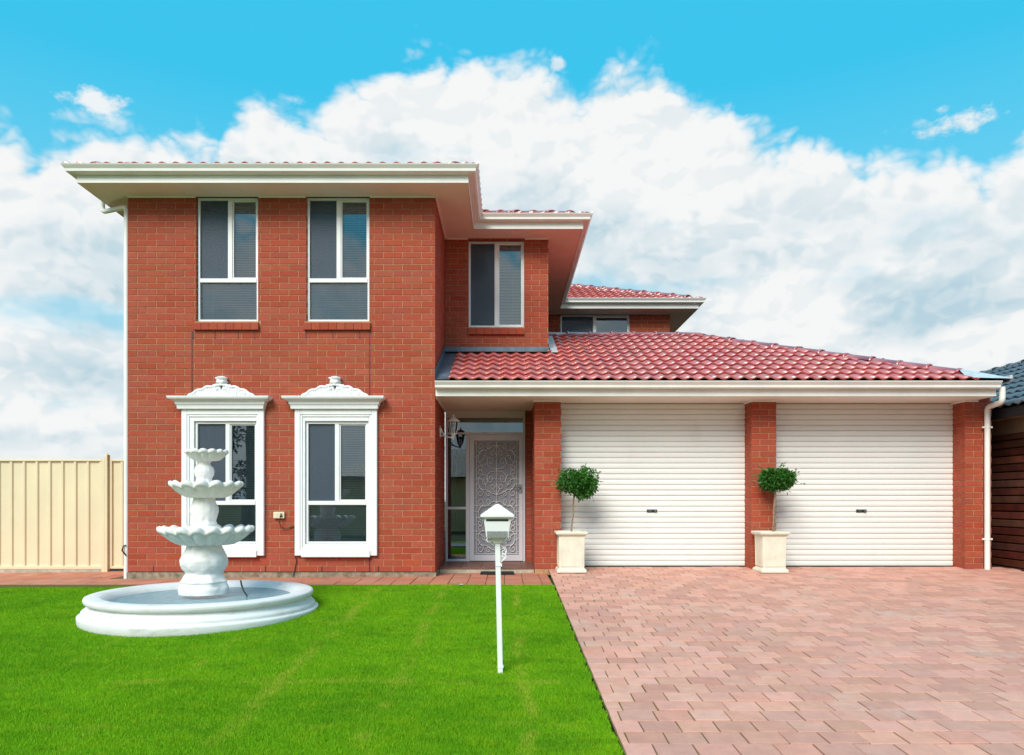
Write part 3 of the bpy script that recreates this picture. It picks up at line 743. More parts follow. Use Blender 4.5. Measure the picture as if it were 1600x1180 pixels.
# small cornice strips where walls meet the soffit
def strip(path, z):
    mb = MB(); mb.sweep(path, [(.001, z - .002), (.001, z - .022), (.012, z - .022), (.026, z - .002)]); mb.build('eaves_trim', M['white'], house)
for a, b in ((XL, W_up[0][0] - .01), (W_up[0][1] + .01, W_up[1][0] - .01), (W_up[1][1] + .01, XR)): strip([(a, 10), (b, 10)], ZT)
strip([(XR, 10.0), (XR, 11.6)], ZT); strip([(XR + .03, Y2), (W_2[0] - .01, Y2)], ZT); strip([(W_2[1] + .01, Y2), (X2, Y2)], ZT); strip([(X2, Y3), (X3, Y3)], ZT)
for p in (P1, P2): strip([(p[0], YG + .3), (p[0], YG), (p[1], YG), (p[1], YG + .3)], SOF)
strip([(P3[0], YG + .3), (P3[0], YG), (P3[1] - .2, YG)], SOF); strip([(XR, 10.05), (XR, 11.6)], SOF)

# ------------------------------------------------------------------ roofs
PITCH = .41
def tile_geo(w=.36, L=.37, waves=2, seg=8, amp=.017, th=.009, lift=.034):
    n = waves * seg; v = []
    def z(x): 
        s = math.sin(2 * math.pi * x / (w / waves)); return amp * (s if s > 0 else s * .75)
    for k, (yy, zz) in enumerate(((0, lift), (L, 0))):
        for i in range(n + 1):
            x = w * i / n; v.append((x, yy, z(x) + zz))
    b = len(v)
    for i in range(n + 1): x = w * i / n; v.append((x, 0.0, z(x) + lift - th * 2.2))
    f = [(i, i + 1, n + 1 + i + 1, n + 1 + i) for i in range(n)] + [(b + i, b + i + 1, i + 1, i) for i in range(n)]
    return v, f, n
TV, TF, TN = tile_geo()
def tile_slope(parent, org, udir, vdir, nrm, u0, u1, vlen, clip, tw=.36, ex=.315, individual=False, material=None, skip=None):
    """clip: list of (point, normal) planes in world space, geometry on the normal side is cut away"""
    material = material or M['tile']
    Mx = Matrix((( udir.x, vdir.x, nrm.x, org.x), (udir.y, vdir.y, nrm.y, org.y), (udir.z, vdir.z, nrm.z, org.z), (0, 0, 0, 1)))
    whole = MB(); whole.add(TV, TF); whole.sm = [i < TN for i in range(len(TF))]; me = whole.mesh('roof_tile', material)
    rest = MB(); nv = int(vlen / ex) + 1; nu = int((u1 - u0) / tw) + 1; cnt = 0
    for j in range(nv):
        for i in range(nu):
            L = Mx @ Matrix.Translation((u0 + i * tw, j * ex, .012 + rng.uniform(-.002, .002))) @ Matrix.Rotation(rng.gauss(0, .003), 4, 'Z')
            cs = [L @ Vector(p) for p in ((0, 0, 0), (tw, 0, 0), (tw, .37, 0), (0, .37, 0))]
            if skip and skip(cs): continue
            out = [sum(1 for c in cs if (c - p).dot(q) > .0) for p, q in clip]
            if any(k == 4 for k in out): continue
            cut = any(k > 0 for k in out)
            if not cut and individual:
                o = bpy.data.objects.new('roof_tile', me); COL.objects.link(o); o.parent = parent; o.matrix_parent_inverse = parent_inv(parent); o.matrix_basis = L; cnt += 1; continue
            if cut:
                bm = bmesh.new(); vs = [bm.verts.new(L @ Vector(p)) for p in TV]
                for k, f in enumerate(TF): bm.faces.new([vs[q] for q in f]).smooth = k < TN
                for p, q in clip:
                    bmesh.ops.bisect_plane(bm, geom=bm.verts[:] + bm.edges[:] + bm.faces[:], plane_co=p, plane_no=q, clear_outer=True)
                if not bm.faces: bm.free(); continue
                if individual:
                    m2 = bpy.data.meshes.new('roof_tile'); bm.to_mesh(m2); m2.materials.append(material); bm.free()
                    m2.transform(Matrix.Translation(-cs[0])); o = link('roof_tile', m2, parent); o.location = cs[0]; cnt += 1; continue
                bm.verts.index_update(); rest.cur = .01 + .98 * rng.random(); rest.smooth = True
                rest.add([v.co.copy() for v in bm.verts], [[v.index for v in f.verts] for f in bm.faces]); bm.free(); rest.smooth = False
            else:
                rest.cur = .01 + .98 * rng.random(); n0 = len(rest.sm); rest.add([L @ Vector(p) for p in TV], TF); rest.sm[n0:] = [k < TN for k in range(len(TF))]
    if rest.v: tag(rest.build('tile_rows', material, parent, fix=False), kind='stuff')
    return cnt
def cap_mesh(L=.44, r=.105, material=None):
    mb = MB(); mb.smooth = True; v = []; n = 8
    prof = [(0, 1.24), (.035, 1.22), (.036, 1.05), (L, .94)]
    for (y, k) in prof:
        for i in range(n + 1):
            a = math.pi * (i / n); v.append((r * 1.15 * k * math.cos(a), y, r * .62 * k * math.sin(a) - .02))
    f = [(j * (n + 1) + i, j * (n + 1) + i + 1, (j + 1) * (n + 1) + i + 1, (j + 1) * (n + 1) + i) for j in range(len(prof) - 1) for i in range(n)]
    v0 = len(v); v += [(x * .86, y, z * .8) for x, y, z in v[:n + 1]]
    f += [(i, v0 + i, v0 + i + 1, i + 1) for i in range(n)]
    mb.add(v, f); return mb.mesh('ridge_cap', material or M['tile'])
CAP = cap_mesh()
def caps(parent, a, b, name='ridge_cap', step=.40, me=None, lift=.02):
    a, b = Vector(a), Vector(b); d = (b - a); n = max(1, int(d.length / step)); dn = d.normalized()
    side = dn.cross(Vector((0, 0, 1))).normalized(); up = side.cross(dn)
    for i in range(n):
        p = a + dn * (i * step) + up * (lift + .004 * (i % 2))
        o = bpy.data.objects.new(name, me or CAP); COL.objects.link(o); o.parent = parent; o.matrix_parent_inverse = parent_inv(parent)
        o.matrix_basis = Matrix(((side.x, dn.x, up.x, p.x), (side.y, dn.y, up.y, p.y), (side.z, dn.z, up.z, p.z), (0, 0, 0, 1)))
def hip_solid(parent, x0, x1, y0, y1, z0, label):
    w, d = x1 - x0, y1 - y0; h = min(w, d) / 2
    if w < d: r0, r1 = ((x0 + x1) / 2, y0 + h), ((x0 + x1) / 2, y1 - h)
    else: r0, r1 = (x0 + h, (y0 + y1) / 2), (x1 - h, (y0 + y1) / 2)
    z1 = z0 + h * PITCH
    v = [(x0, y0, z0), (x1, y0, z0), (x1, y1, z0), (x0, y1, z0), (*r0, z1), (*r1, z1)]
    if w < d: f = [(0, 1, 4), (1, 2, 5, 4), (2, 3, 5), (3, 0, 4, 5), (0, 3, 2, 1)]
    else: f = [(0, 1, 5, 4), (1, 2, 5), (2, 3, 4, 5), (3, 0, 4), (0, 3, 2, 1)]
    o = MB().add(v, f).build('roof', M['dark_paint'], parent); o['label'] = label
    return o, r0, r1, z1
ca = 1 / math.sqrt(1 + PITCH ** 2); sa = PITCH * ca
VF, NF = Vector((0, ca, sa)), Vector((0, -sa, ca)); UX = Vector((1, 0, 0))
VR, NR = Vector((-ca, 0, sa)), Vector((sa, 0, ca)); UY = Vector((0, 1, 0))
HR = Vector((1, 1, 0)).normalized()       # right hip of a front slope: x + y > const is cut
def roof_block(x0, x1, y0, y1, z0, label, front=True, right=True, maxy=None):
    o, r0, r1, z1 = hip_solid(house, x0, x1, y0, y1, z0, label)
    h = min(x1 - x0, y1 - y0) / 2; vl = h / ca
    if front:
        clip = [(Vector((x1, y0, 0)), Vector((1, 1, 0)).normalized()), (Vector((x0, y0, 0)), Vector((-1, 1, 0)).normalized())]
        tile_slope(o, Vector((x0 - .02, y0 - .02, z0)), UX, VF, NF, 0, x1 - x0 + .1, vl, clip)
        caps(o, (x1 - .25, y0 + .25, z0 + .25 * PITCH), (x1 - h, y0 + h, z1)); caps(o, (x0 + .25, y0 + .25, z0 + .25 * PITCH), (x0 + h, y0 + h, z1))
    if right:
        clip = [(Vector((x1, y0, 0)), Vector((-1, -1, 0)).normalized())]
        if maxy: clip.append((Vector((0, maxy, 0)), Vector((0, 1, 0))))
        tile_slope(o, Vector((x1 + .02, y0, z0)), UY, VR, NR, 0, (maxy or y1) - y0, vl, clip)
    return o
RZ = ZT + .155
roof_block(-5.77, -.39, 9.47, 20.4, RZ, 'hipped roof of the left wing', maxy=13)
roof_block(-5.70, 1.29, 11.09, 20.4, RZ, 'hipped roof over the stair block', maxy=16)
roof_block(-5.0, 4.29, 15.71, 22.4, RZ, 'rear hipped roof', maxy=19)
# garage roof
GX, GY, GZ, GT = 6.87, 9.84, SOF + .185, 3.36
rg = MB()
zr = GZ + GT * PITCH
def gzf(y): return GZ + (y - GY) * PITCH
rg.add([(XR + .01, GY, GZ), (GX, GY, GZ), (GX - GT, GY + GT, zr), (X2 + .002, GY + GT, zr), (X2 + .002, Y2 - .002, gzf(Y2)), (XR + .01, Y2 - .002, gzf(Y2)),
        (GX, GY + 2 * GT, GZ), (X2 + .002, GY + 2 * GT, GZ)], [(0, 1, 2, 3, 4, 5), (1, 6, 2), (2, 6, 7, 3)])
groof = rg.build('roof', M['dark_paint'], house, fix=False); groof['label'] = 'low glazed red tile roof over the garage and porch'
n_t = tile_slope(groof, Vector((XR + .20, GY - .03, GZ)), UX, VF, NF, 0, GX - XR, GT / ca,
           [(Vector((GX, GY, 0)), HR), (Vector((0, GY + GT + .0, 0)), Vector((0, 1, 0)))], individual=True,
           skip=lambda cs: (cs[1].x < X2 + .12 and cs[2].y > Y2 + .10) or cs[0].x + cs[0].y > GX + GY - .42 or cs[0].x > GX - .5)
tile_slope(groof, Vector((GX + .02, GY, GZ)), UY, VR, NR, 0, 2 * GT, GT / ca, [(Vector((GX, GY, 0)), Vector((-1, -1, 0)).normalized()), (Vector((GX, GY + 2 * GT, 0)), Vector((-1, 1, 0)).normalized())], skip=lambda cs: cs[0].y < GY + .42)
caps(groof, (GX - .42, GY + .42, gzf(GY + .42)), (GX - GT - .1, GY + GT + .1, zr + .02), 'hip_cap')
caps(groof, (X2 + .02, GY + GT, zr), (GX - GT + .35, GY + GT, zr), 'ridge_cap')
# flashings
mb = MB(); y0, y1 = GY + .02, Y2
off = NF * .05
a = Vector((XR + .01, y0, gzf(y0) + .02)); b = Vector((XR + .01, y1, gzf(y1) + .03))
mb.add([a, a + Vector((.20, 0, 0)), b + Vector((.20, 0, 0)), b], [(0, 1, 2, 3)])
mb.add([a, b, b + Vector((0, 0, .13)), a + Vector((0, 0, .13))], [(0, 1, 2, 3)])
mb.add([(XR, Y2 - .10, gzf(Y2 - .10) + .062), (X2 + .01, Y2 - .10, gzf(Y2 - .10) + .062), (X2 + .01, Y2 - .012, gzf(Y2) + .05), (XR, Y2 - .012, gzf(Y2) + .05)], [(0, 1, 2, 3)])
mb.add([(XR, Y2 - .012, gzf(Y2) + .05), (X2 + .01, Y2 - .012, gzf(Y2) + .05), (X2 + .01, Y2 - .008, gzf(Y2) + .12), (XR, Y2 - .008, gzf(Y2) + .12)], [(0, 1, 2, 3)])
mb.build('flashing', M['lead'], house, fix=False)
mb = MB(); n = 30; v = []
for i in range(n + 1):
    y = Y2 - .10 + (1.35) * i / n
    for j in range(5):
        x = X2 + .004 + .035 * j; v.append((x, y, gzf(y) + .055 + .018 * abs(math.sin(i * math.pi / 3.1)) + (.10 if j == 0 else 0)))
mb.smooth = True
mb.add(v, [(i * 5 + j, i * 5 + j + 1, (i + 1) * 5 + j + 1, (i + 1) * 5 + j) for i in range(n) for j in range(4)]); f = mb.build('stepped_flashing', M['zinc'], house, fix=False)
mb = MB(); P_ = (GX - .44, GY + .44, gzf(GY + .44) + .075)
mb.add([(GX - .62, GY - .04, GZ + .045), (GX + .03, GY - .04, GZ + .03), P_, (GX + .04, GY + .62, GZ + .045)], [(0, 1, 2), (1, 3, 2)])
mb.box(GX - .005, GX + .03, GY + .0, GY + .5, GZ + .0, GZ + .085)
mb.build('corner_flashing', M['zinc'], house, fix=False)

# ------------------------------------------------------------------ garage doors
def garage_door(x0, x1, label):
    g = empty('garage_door', ((x0 + x1) / 2, YD, .07)); g.parent = house; g.matrix_parent_inverse = parent_inv(house); g['label'] = label
    z0, z1, n = .082, SOF - .004, 30; p = (z1 - z0) / n
    prof = [(.0, 0), (-.004, .004), (-.010, .012), (-.0125, p * .5), (-.010, p - .014), (-.004, p - .006), (.004, p - .003), (.004, 0)]
    mb = MB(); mb.smooth = False
    w = x1 - x0
    m_ = len(prof); v = [(0, o, z) for o, z in prof] + [(w, o, z) for o, z in prof]
    mb.add(v, [(i, i + m_, (i + 1) % m_ + m_, (i + 1) % m_) for i in range(m_)]); me = mb.mesh('slat', M['door_slat'])
    for k in range(n):
        o = link('slat', me, g); o.location = (x0, YD + .002 * math.sin(k * 1.7), z0 + k * p)
    b = MB(); b.box(x0, x1, YD + .012, YD + .03, .07, SOF); b.build('backing_sheet', M['steel'], g)
    b = MB(); b.box(x0, x1, YD - .02, YD + .012, .066, .0815); b.build('bottom_rail', M['black'], g)
    cx, cz = (x0 + x1) / 2 + (.0), EYE - .145
    l = MB(); l.box(cx - .075, cx + .075, YD - .022, YD - .011, cz - .02, cz + .02); l.build('lock_plate', M['black'], g)
    l = MB(); l.lathe([(0, -.012), (.013, -.012), (.013, .012), (0, .012)], 12, (0, 0, 0)); l.v = [(cx + .045 + x, YD - .034 + z, cz + y) for x, y, z in l.v]
    l.box(cx - .055, cx - .005, YD - .03, YD - .0225, cz - .006, cz + .006); l.build('lock_handle', M['steel'], g)
    return g
garage_door(P1[1] - .02, P2[0] + .01, 'cream roller door between the two potted trees')
garage_door(P2[1] - .0, P3[0] + .01, 'cream roller door between the second potted tree and the downpipe')
mb = MB(); mb.box(P1[1], P2[0], YG + .13, YD + .1, 0, .066); mb.box(P2[1], P3[0], YG + .13, YD + .1, 0, .066); mb.build('door_threshold', M['apron'], house)
mb = MB(); mb.box(P1[0] - .0, P3[1], YG + .35, 17, -.1, .06); mb.box(X2, P3[1], 10.95, 11.05, .06, SOF); mb.build('garage_slab', M['concrete'], house)

# ------------------------------------------------------------------ porch and front door
mb = MB(); mb.box(XR + .02, P1[0] - .002, 10.5, Y2 + .3, -.1, .062); mb.build('porch_step', M['apron'], house)
k = 0; x = XR + .02
while x < P1[0] - .02:
    x1 = min(x + .298, P1[0] - .004)
    for j in range(4):
        mb = MB(); mb.cur = rng.random(); v, f = slab_piece(x1 - x - .004, .27, .018, .002); mb.add([(p[0] + (x + x1) / 2, p[1] + 10.485 + .137 + j * .274, p[2] + .078) for p in v], f); mb.build('porch_tile', M['porch'], house, fix=False)
    x = x1
ent = empty('entrance', (-.33, Y2, .078)); ent.parent = house; ent.matrix_parent_inverse = parent_inv(house); ent['label'] = 'front entrance with sidelight, fanlight and screen door'
YE = Y2
zb, zt = .079, SOF
a, b = XR + .012, DX1
mid0, mid1 = px(728, YE), px(733.5, YE); TRZ = pz(679, YE)
fr = MB(); ff = .035
fr.box(a, a + ff, YE - .03, YE + .06, zb, zt - .001); fr.box(b - ff, b, YE - .03, YE + .06, zb, zt - .001)
fr.box(a + ff, b - ff, YE - .03, YE + .06, pz(653, YE), zt - .001); fr.box(a + ff, b - ff, YE - .034, YE + .06, TRZ, TRZ + .03)
fr.box(mid0, mid1, YE - .032, YE + .06, zb, TRZ); fr.box(a + ff, mid0, YE - .028, YE + .06, zb, zb + .035); fr.box(a + ff, mid0, YE - .028, YE + .06, pz(796, YE), pz(792, YE))
f = fr.build('door_frame', M['screen_door'], ent); bevel_mod(f, .003)
for (x0, x1, z0, z1) in ((a + ff, mid0, zb + .035, pz(796, YE)), (a + ff, mid0, pz(792, YE), TRZ), (a + ff, b - ff, TRZ + .03, pz(653, YE))):
    g = MB(); g.add([(x0, YE + .01, z0), (x1, YE + .012, z0), (x1, YE + .012, z1), (x0, YE + .01, z1)], [(0, 1, 2, 3)]); g.build('pane', M['glass'], ent, fix=False)
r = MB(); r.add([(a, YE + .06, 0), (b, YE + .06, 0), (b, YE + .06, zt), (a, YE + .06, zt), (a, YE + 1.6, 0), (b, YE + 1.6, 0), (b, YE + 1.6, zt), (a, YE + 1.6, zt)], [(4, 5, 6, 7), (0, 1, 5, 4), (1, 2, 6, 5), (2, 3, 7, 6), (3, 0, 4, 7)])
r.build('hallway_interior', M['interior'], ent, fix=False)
c = MB(); c.smooth = True; n = 24; v = []
for i in range(n + 1):
    xx = a + .04 + .12 * i / n; v += [(xx, YE + .14 + .012 * math.sin(i * 1.5), .1), (xx, YE + .14 + .012 * math.sin(i * 1.5), 2.08)]
c.add(v, [(2 * i, 2 * i + 2, 2 * i + 3, 2 * i + 1) for i in range(n)]); c.build('curtain', M['interior'], ent, fix=False)
# screen door
sx0, sx1 = mid1 + .002, b - ff - .002; sz0, sz1 = zb + .008, TRZ - .002
gx0, gx1, gz0, gz1 = px(741, YE), px(811, YE), pz(867, YE), pz(689, YE)
sd = MB(); sd.box(sx0, gx0, YE - .045, YE - .01, sz0, sz1); sd.box(gx1, sx1, YE - .045, YE - .01, sz0, sz1); sd.box(gx0, gx1, YE - .045, YE - .01, sz0, gz0); sd.box(gx0, gx1, YE - .045, YE - .01, gz1, sz1)
f = sd.build('screen_door', M['screen_door'], ent); bevel_mod(f, .004)
m_ = MB(); m_.box(gx0, gx1, YE - .018, YE - .0175, gz0, gz1); m_.build('wire_mesh', M['door_mesh'], ent)
bk = MB(); bk.box(mid1, b - ff, YE + .02, YE + .058, zb, TRZ); bk.build('inner_door', M['screen_door'], ent)
def scroll(pts_out, cx, cz, r0, r1, a0, a1, n=22):
    for i in range(n + 1):
        t = i / n; r_ = r0 + (r1 - r0) * t; a_ = a0 + (a1 - a0) * t; pts_out.append((cx + r_ * math.cos(a_), cz + r_ * math.sin(a_)))
    return pts_out
ir = MB(); ir.smooth = True; yi = YE - .040; T = .0055
def rod(p, t=T): ir.tube([(x, yi, z) for x, z in p], t, 6)
cxm = (gx0 + gx1) / 2; W = (gx1 - gx0) / 2; H = gz1 - gz0
iw = W - .035
for x in (cxm - iw, cxm + iw): rod([(x, gz0 + .02), (x, gz1 - .02)], .006)
for z in (gz0 + .02, gz1 - .02, (gz0 + gz1) / 2 + .3, gz0 + .38, (gz0 + gz1) / 2 - .12): rod([(gx0, z), (gx1, z)] if abs(z - gz0 - .02) > 1 else [(gx0, z), (gx1, z)], .0045)
rod([(cxm, gz0 + .01), (cxm, gz1 - .01)], .006)
for k in range(9):
    z = gz0 + .05 + (H - .1) * k / 8
    for sgn in (-1, 1): rod([(cxm + sgn * iw, z), (cxm + sgn * W, z)], .004)
cells = 4; ch = (H - .04) / cells
for c_ in range(cells):
    zc0 = gz0 + .02 + c_ * ch; up = 1 if c_ % 2 == 0 else -1
    zf = lambda t, zc0=zc0, up=up: (zc0 + t * ch) if up == 1 else (zc0 + ch - t * ch)
    for sgn in (-1, 1):
        X_ = lambda u, sgn=sgn: cxm + sgn * u * iw
        def P_(L): rod([(X_(u), zf(t)) for u, t in L])
        # big heart stroke from the middle bar outwards, curling in at both ends
        L = [(0.0, .12)]
        L += [(.10 + .55 * s_, .12 + .26 * s_ ** 1.4) for s_ in (.2, .4, .6, .8)]
        scroll(L, .62, .60, .33, .05, -math.pi / 2 + .3, math.pi * 2.1, 40); P_(L)
        L = [(0, .96)] + [(.12 + .3 * s_, .96 - .05 * s_) for s_ in (.3, .6)]; scroll(L, .30, .70, .20, .04, math.pi / 2 - .4, -math.pi * 2.0, 34); P_(L)
        L = []; scroll(L, .80, .18, .17, .03, math.pi * .5, math.pi * 2.9, 30); P_(L)
        L = []; scroll(L, .40, .13, .12, .02, math.pi * .9, -math.pi * 1.6, 26); P_(L)
        L = []; scroll(L, .82, .90, .13, .03, math.pi * 1.2, -math.pi * .9, 26); P_(L)
        L = []; scroll(L, .20, .42, .12, .02, math.pi * 1.1, math.pi * 3.3, 26); P_(L)
        P_([(.95, .30), (.80, .40), (.97, .52)]); P_([(0.0, .12), (.16, .30), (.0, .5)]); P_([(.5, .38), (.62, .6), (.86, .72), (1, .70)])
ir.build('iron_scrollwork', M['frame'], ent, fix=False)
h = MB(); hx, hz = px(812, YE), pz(762, YE); h.box(hx - .01, hx + .035, YE - .056, YE - .045, hz - .09, hz + .05); h.tube([(hx + .012, YE - .055, hz), (hx + .012, YE - .095, hz), (hx - .03, YE - .10, hz), (hx - .10, YE - .10, hz - .004)], .009, 8)
h.build('door_handle', M['steel'], ent)

# ------------------------------------------------------------------ downpipes, socket, cables
def downpipe(pts, r, bands, label, clip_dir):
    mb = MB(); mb.smooth = True
    P = [Vector(p) for p in pts]; path = [P[0]]
    for i in range(1, len(P) - 1):
        d0 = (P[i] - P[i - 1]).normalized(); d1 = (P[i + 1] - P[i]).normalized(); q = min(.07, (P[i] - P[i - 1]).length / 2.2, (P[i + 1] - P[i]).length / 2.2)
        s0, s1 = P[i] - d0 * q, P[i] + d1 * q
        for k in range(7):
            t = k / 6; path.append(s0.lerp(P[i], t).lerp(P[i].lerp(s1, t), t))
    path.append(P[-1]); mb.tube(path, r, 14)
    o = mb.build('downpipe', M['white'], house); o['label'] = label
    for z in bands:
        c = MB(); x, y = P[-1].x, P[-1].y; c.lathe([(r + .002, -.012), (r + .006, -.012), (r + .006, .012), (r + .002, .012)], 14, (x, y, z)); c.box(x - r - .035, x + r + .035, y - .006, y + .006, z - .012, z + .012); c.build('pipe_clip', M['white'], o)
downpipe([(6.80, 9.90, GZ - .07), (6.80, 9.90, 2.40), (P3[1] - .10, YG - .055, 2.385), (P3[1] - .10, YG - .055, .05)], .038, (2.10, .50), 'white downpipe with swan neck at the garage corner', 0)
downpipe([(-5.74, 10.30, ZT + .09), (-5.74, 10.30, 5.16), (XL - .045, 10.05, 5.13), (XL - .034, 10.02, 4.9), (XL - .034, 10.02, -.03)], .032, (), 'white downpipe at the left corner of the house', 0)
sk = MB(); sx, sz = px(437), pz(805); sk.box(sx - .075, sx + .075, 9.955, 9.9985, sz - .045, sz + .045)
so = sk.build('power_socket', M['fence'], house); bevel_mod(so, .006)
for d_ in (-.035, .035):
    q = MB(); q.box(sx + d_ - .012, sx + d_ + .012, 9.949, 9.9545, sz + .008, sz + .024); q.box(sx + d_ - .02, sx + d_ + .02, 9.951, 9.9545, sz - .03, sz - .0); q.build('socket_outlet', M['pot'] if d_ < 0 else M['black'], so)
cb = MB(); cb.smooth = True; cb.tube([(sx + .03, 9.93, sz - .02), (sx + .02, 9.93, sz - .10), (sx + .03, 9.96, sz - .17), (sx + .10, 9.98, sz - .185), (sx + .20, 9.985, sz - .155), (px(462) - .012, 9.985, sz - .20), (px(462) - .008, 9.985, pz(868)), (px(464), 9.985, pz(876)), (px(461), 9.985, pz(890)), (px(459), 9.96, .0)], .006, 6)
tag(cb.build('power_cable', M['black']), 'black cable hanging from the wall socket beside the ornate window', 'cable')
hk = MB(); hk.smooth = True; hk.tube([(XL - .02, 9.985, pz(852)), (XL - .05, 9.975, pz(853)), (XL - .062, 9.96, pz(860)), (XL - .02, 9.985, pz(868))], .010, 8); hk.build('garden_tap', M['black'], house)

# ------------------------------------------------------------------ wall lantern
lz = pz(668, 10.67); LN = empty('wall_lantern', (XR, 10.67, lz)); tag(LN, 'white coach lantern on a curled bracket on the porch wall', 'lantern')
lx = XR + .20; ly = 10.67
m_ = MB(); m_.smooth = True
pl = MB(); pl.smooth = True; pl.v = []; pl.lathe([(0, 0), (.045, 0), (.05, .008), (.035, .018), (.02, .02), (0, .022)], 16); pl.v = [(XR + z + .001, ly + x, lz - .06 + y * 1.9) for x, y, z in pl.v]; pl.build('wall_plate', M['frame'], LN)
m_.tube([(XR + .015, ly, lz - .01), (XR + .035, ly, lz - .06), (XR + .07, ly, lz - .115), (XR + .13, ly, lz - .145), (lx, ly, lz - .15)], .011, 8)
m_.tube([(XR + .02, ly, lz - .13), (XR + .05, ly, lz - .12), (XR + .09, ly, lz - .128)], .007, 8)
m_.lathe([(0, -.185), (.008, -.18), (.013, -.165), (.007, -.155), (.022, -.14), (.030, -.115), (.048, -.10), (.052, -.09), (.0, -.088)], 16, (lx, ly, lz)); m_.build('bracket', M['frame'], LN)
c_ = MB(); n = 6
for i in range(n):
    a_ = 2 * math.pi * i / n; p0 = (lx + .045 * math.cos(a_), ly + .045 * math.sin(a_), lz - .09); p1 = (lx + .078 * math.cos(a_), ly + .078 * math.sin(a_), lz + .085); c_.tube([p0, p1], .005, 6)
c_.build('cage', M['frame'], LN)
g_ = MB(); v = []
for i in range(n):
    a_ = 2 * math.pi * i / n; v += [(lx + .043 * math.cos(a_), ly + .043 * math.sin(a_), lz - .088), (lx + .075 * math.cos(a_), ly + .075 * math.sin(a_), lz + .083)]
g_.add(v, [(2 * i, (2 * i + 2) % (2 * n), (2 * i + 3) % (2 * n), 2 * i + 1) for i in range(n)]); g_.build('glass_shade', M['clear'], LN, fix=False)
t_ = MB(); t_.lathe([(.0, .083), (.098, .083), (.10, .092), (.07, .118), (.045, .14), (.022, .15), (.012, .16), (.014, .172), (.006, .185), (.0, .205)], 18, (lx, ly, lz)); t_.build('lantern_cap', M['frame'], LN)
b_ = MB(); b_.smooth = True; b_.lathe([(.0, -.08), (.014, -.08), (.014, -.03), (.026, 0), (.024, .025), (.0, .04)], 12, (lx, ly, lz)); b_.build('bulb', M['stucco'], LN)

# ------------------------------------------------------------------ doormat
mt = MB(); mt.box(px(751, 10.4), px(803, 10.4), 10.22, 10.47, .002, .028); o = mt.build('doormat', M['rubber']); bevel_mod(o, .006); tag(o, 'black rubber doormat on the tiles before the porch step', 'doormat')

# ------------------------------------------------------------------ fountain
FX, FY = -3.10, 7.44
FT = empty('fountain', (FX, FY, -.13)); tag(FT, 'white three tiered fountain in a round pool on the lawn', 'fountain')
RT = EYE - .928          # rim height
pw_ = MB(); pw_.smooth = True
prof = [(.90, RT - .30), (1.105, RT - .30), (1.13, RT - .285), (1.138, RT - .190), (1.136, RT - .176), (1.126, RT - .170), (1.104, RT - .168), (1.100, RT - .164), (1.106, RT - .150), (1.100, RT - .132), (1.084, RT - .118), (1.066, RT - .112), (1.052, RT - .100), (1.040, RT - .082), (1.036, RT - .070), (1.060, RT - .062),
        (1.075, RT - .056), (1.082, RT - .040), (1.085, RT - .022), (1.078, RT - .006), (1.062, RT), (.955, RT + .002), (.93, RT - .004), (.862, RT - .055), (.855, RT - .12), (.85, RT - .22), (.0, RT - .22)]
prof = [(r * (1.0), z) for r, z in prof]
pw_.lathe(prof, 128, (FX, FY, 0), cap=False); pw_.build('pool', M['pool_wall'], FT, fix=False)
wt = MB(); nn = 64; wt.add([(FX + .858 * math.cos(2 * math.pi * i / nn), FY + .858 * math.sin(2 * math.pi * i / nn), RT - .060) for i in range(nn)], [tuple(range(nn))]); wt.build('water', M['water'], FT, fix=False)
def fz(y): return EYE + (783 - y) * FY / F
def fr_(x): return x * FY / F
def ped(prof, name, c=(FX, FY), lobes=0, amp=0, noisy=.0, n=64):
    m_ = MB(); m_.smooth = True
    def fr(a, k, r, z):
        w_ = 1 + amp * math.cos(a * lobes) * min(1, max(0, math.sin(math.pi * k / (len(prof) - 1)) * 1.6)) if lobes else 1
        if noisy: w_ *= 1 + noisy * (mnoise.noise(Vector((math.cos(a) * 3.2, math.sin(a) * 3.2, z * 14))) + .6 * mnoise.noise(Vector((math.cos(a) * 8, math.sin(a) * 8, z * 30))))
        return r * w_, z
    # refine profile
    P = []
    for i in range(len(prof) - 1):
        for t in (0, .34, .67): P.append((prof[i][0] * (1 - t) + prof[i + 1][0] * t, prof[i][1] * (1 - t) + prof[i + 1][1] * t))
    P.append(prof[-1]); m_.lathe(P, n, (c[0], c[1], 0), fr); return m_.build(name, M['stone'], FT, fix=False)
def S(L): return [(fr_(w), fz(y)) for w, y in L]
ped(S([(36, 927), (36, 918), (34, 914), (33, 910), (34, 908), (32, 905), (29, 899), (27, 896), (28, 893), (32, 888), (34.5, 882), (35, 875), (33, 868), (29, 862), (26, 856), (24.5, 848), (25, 843), (27, 838), (26, 833), (27.5, 829), (25, 825), (20, 822)]), 'lower_pedestal', noisy=.045, lobes=7, amp=.045)
ped(S([(19, 828), (19.5, 822), (19, 818), (17, 814), (19, 808), (21, 800), (20.5, 793), (17.5, 786), (16, 780), (15.5, 774), (17, 770), (18, 766), (15, 763)]), 'middle_pedestal', lobes=8, amp=.03, noisy=.05)
ped(S([(12.5, 762), (13.5, 758), (12, 752), (11, 748), (14, 742), (15, 736), (13, 730), (9.5, 727), (8.5, 724), (11, 720), (13, 717), (11, 714)]), 'upper_pedestal', lobes=10, amp=.04, noisy=.05)
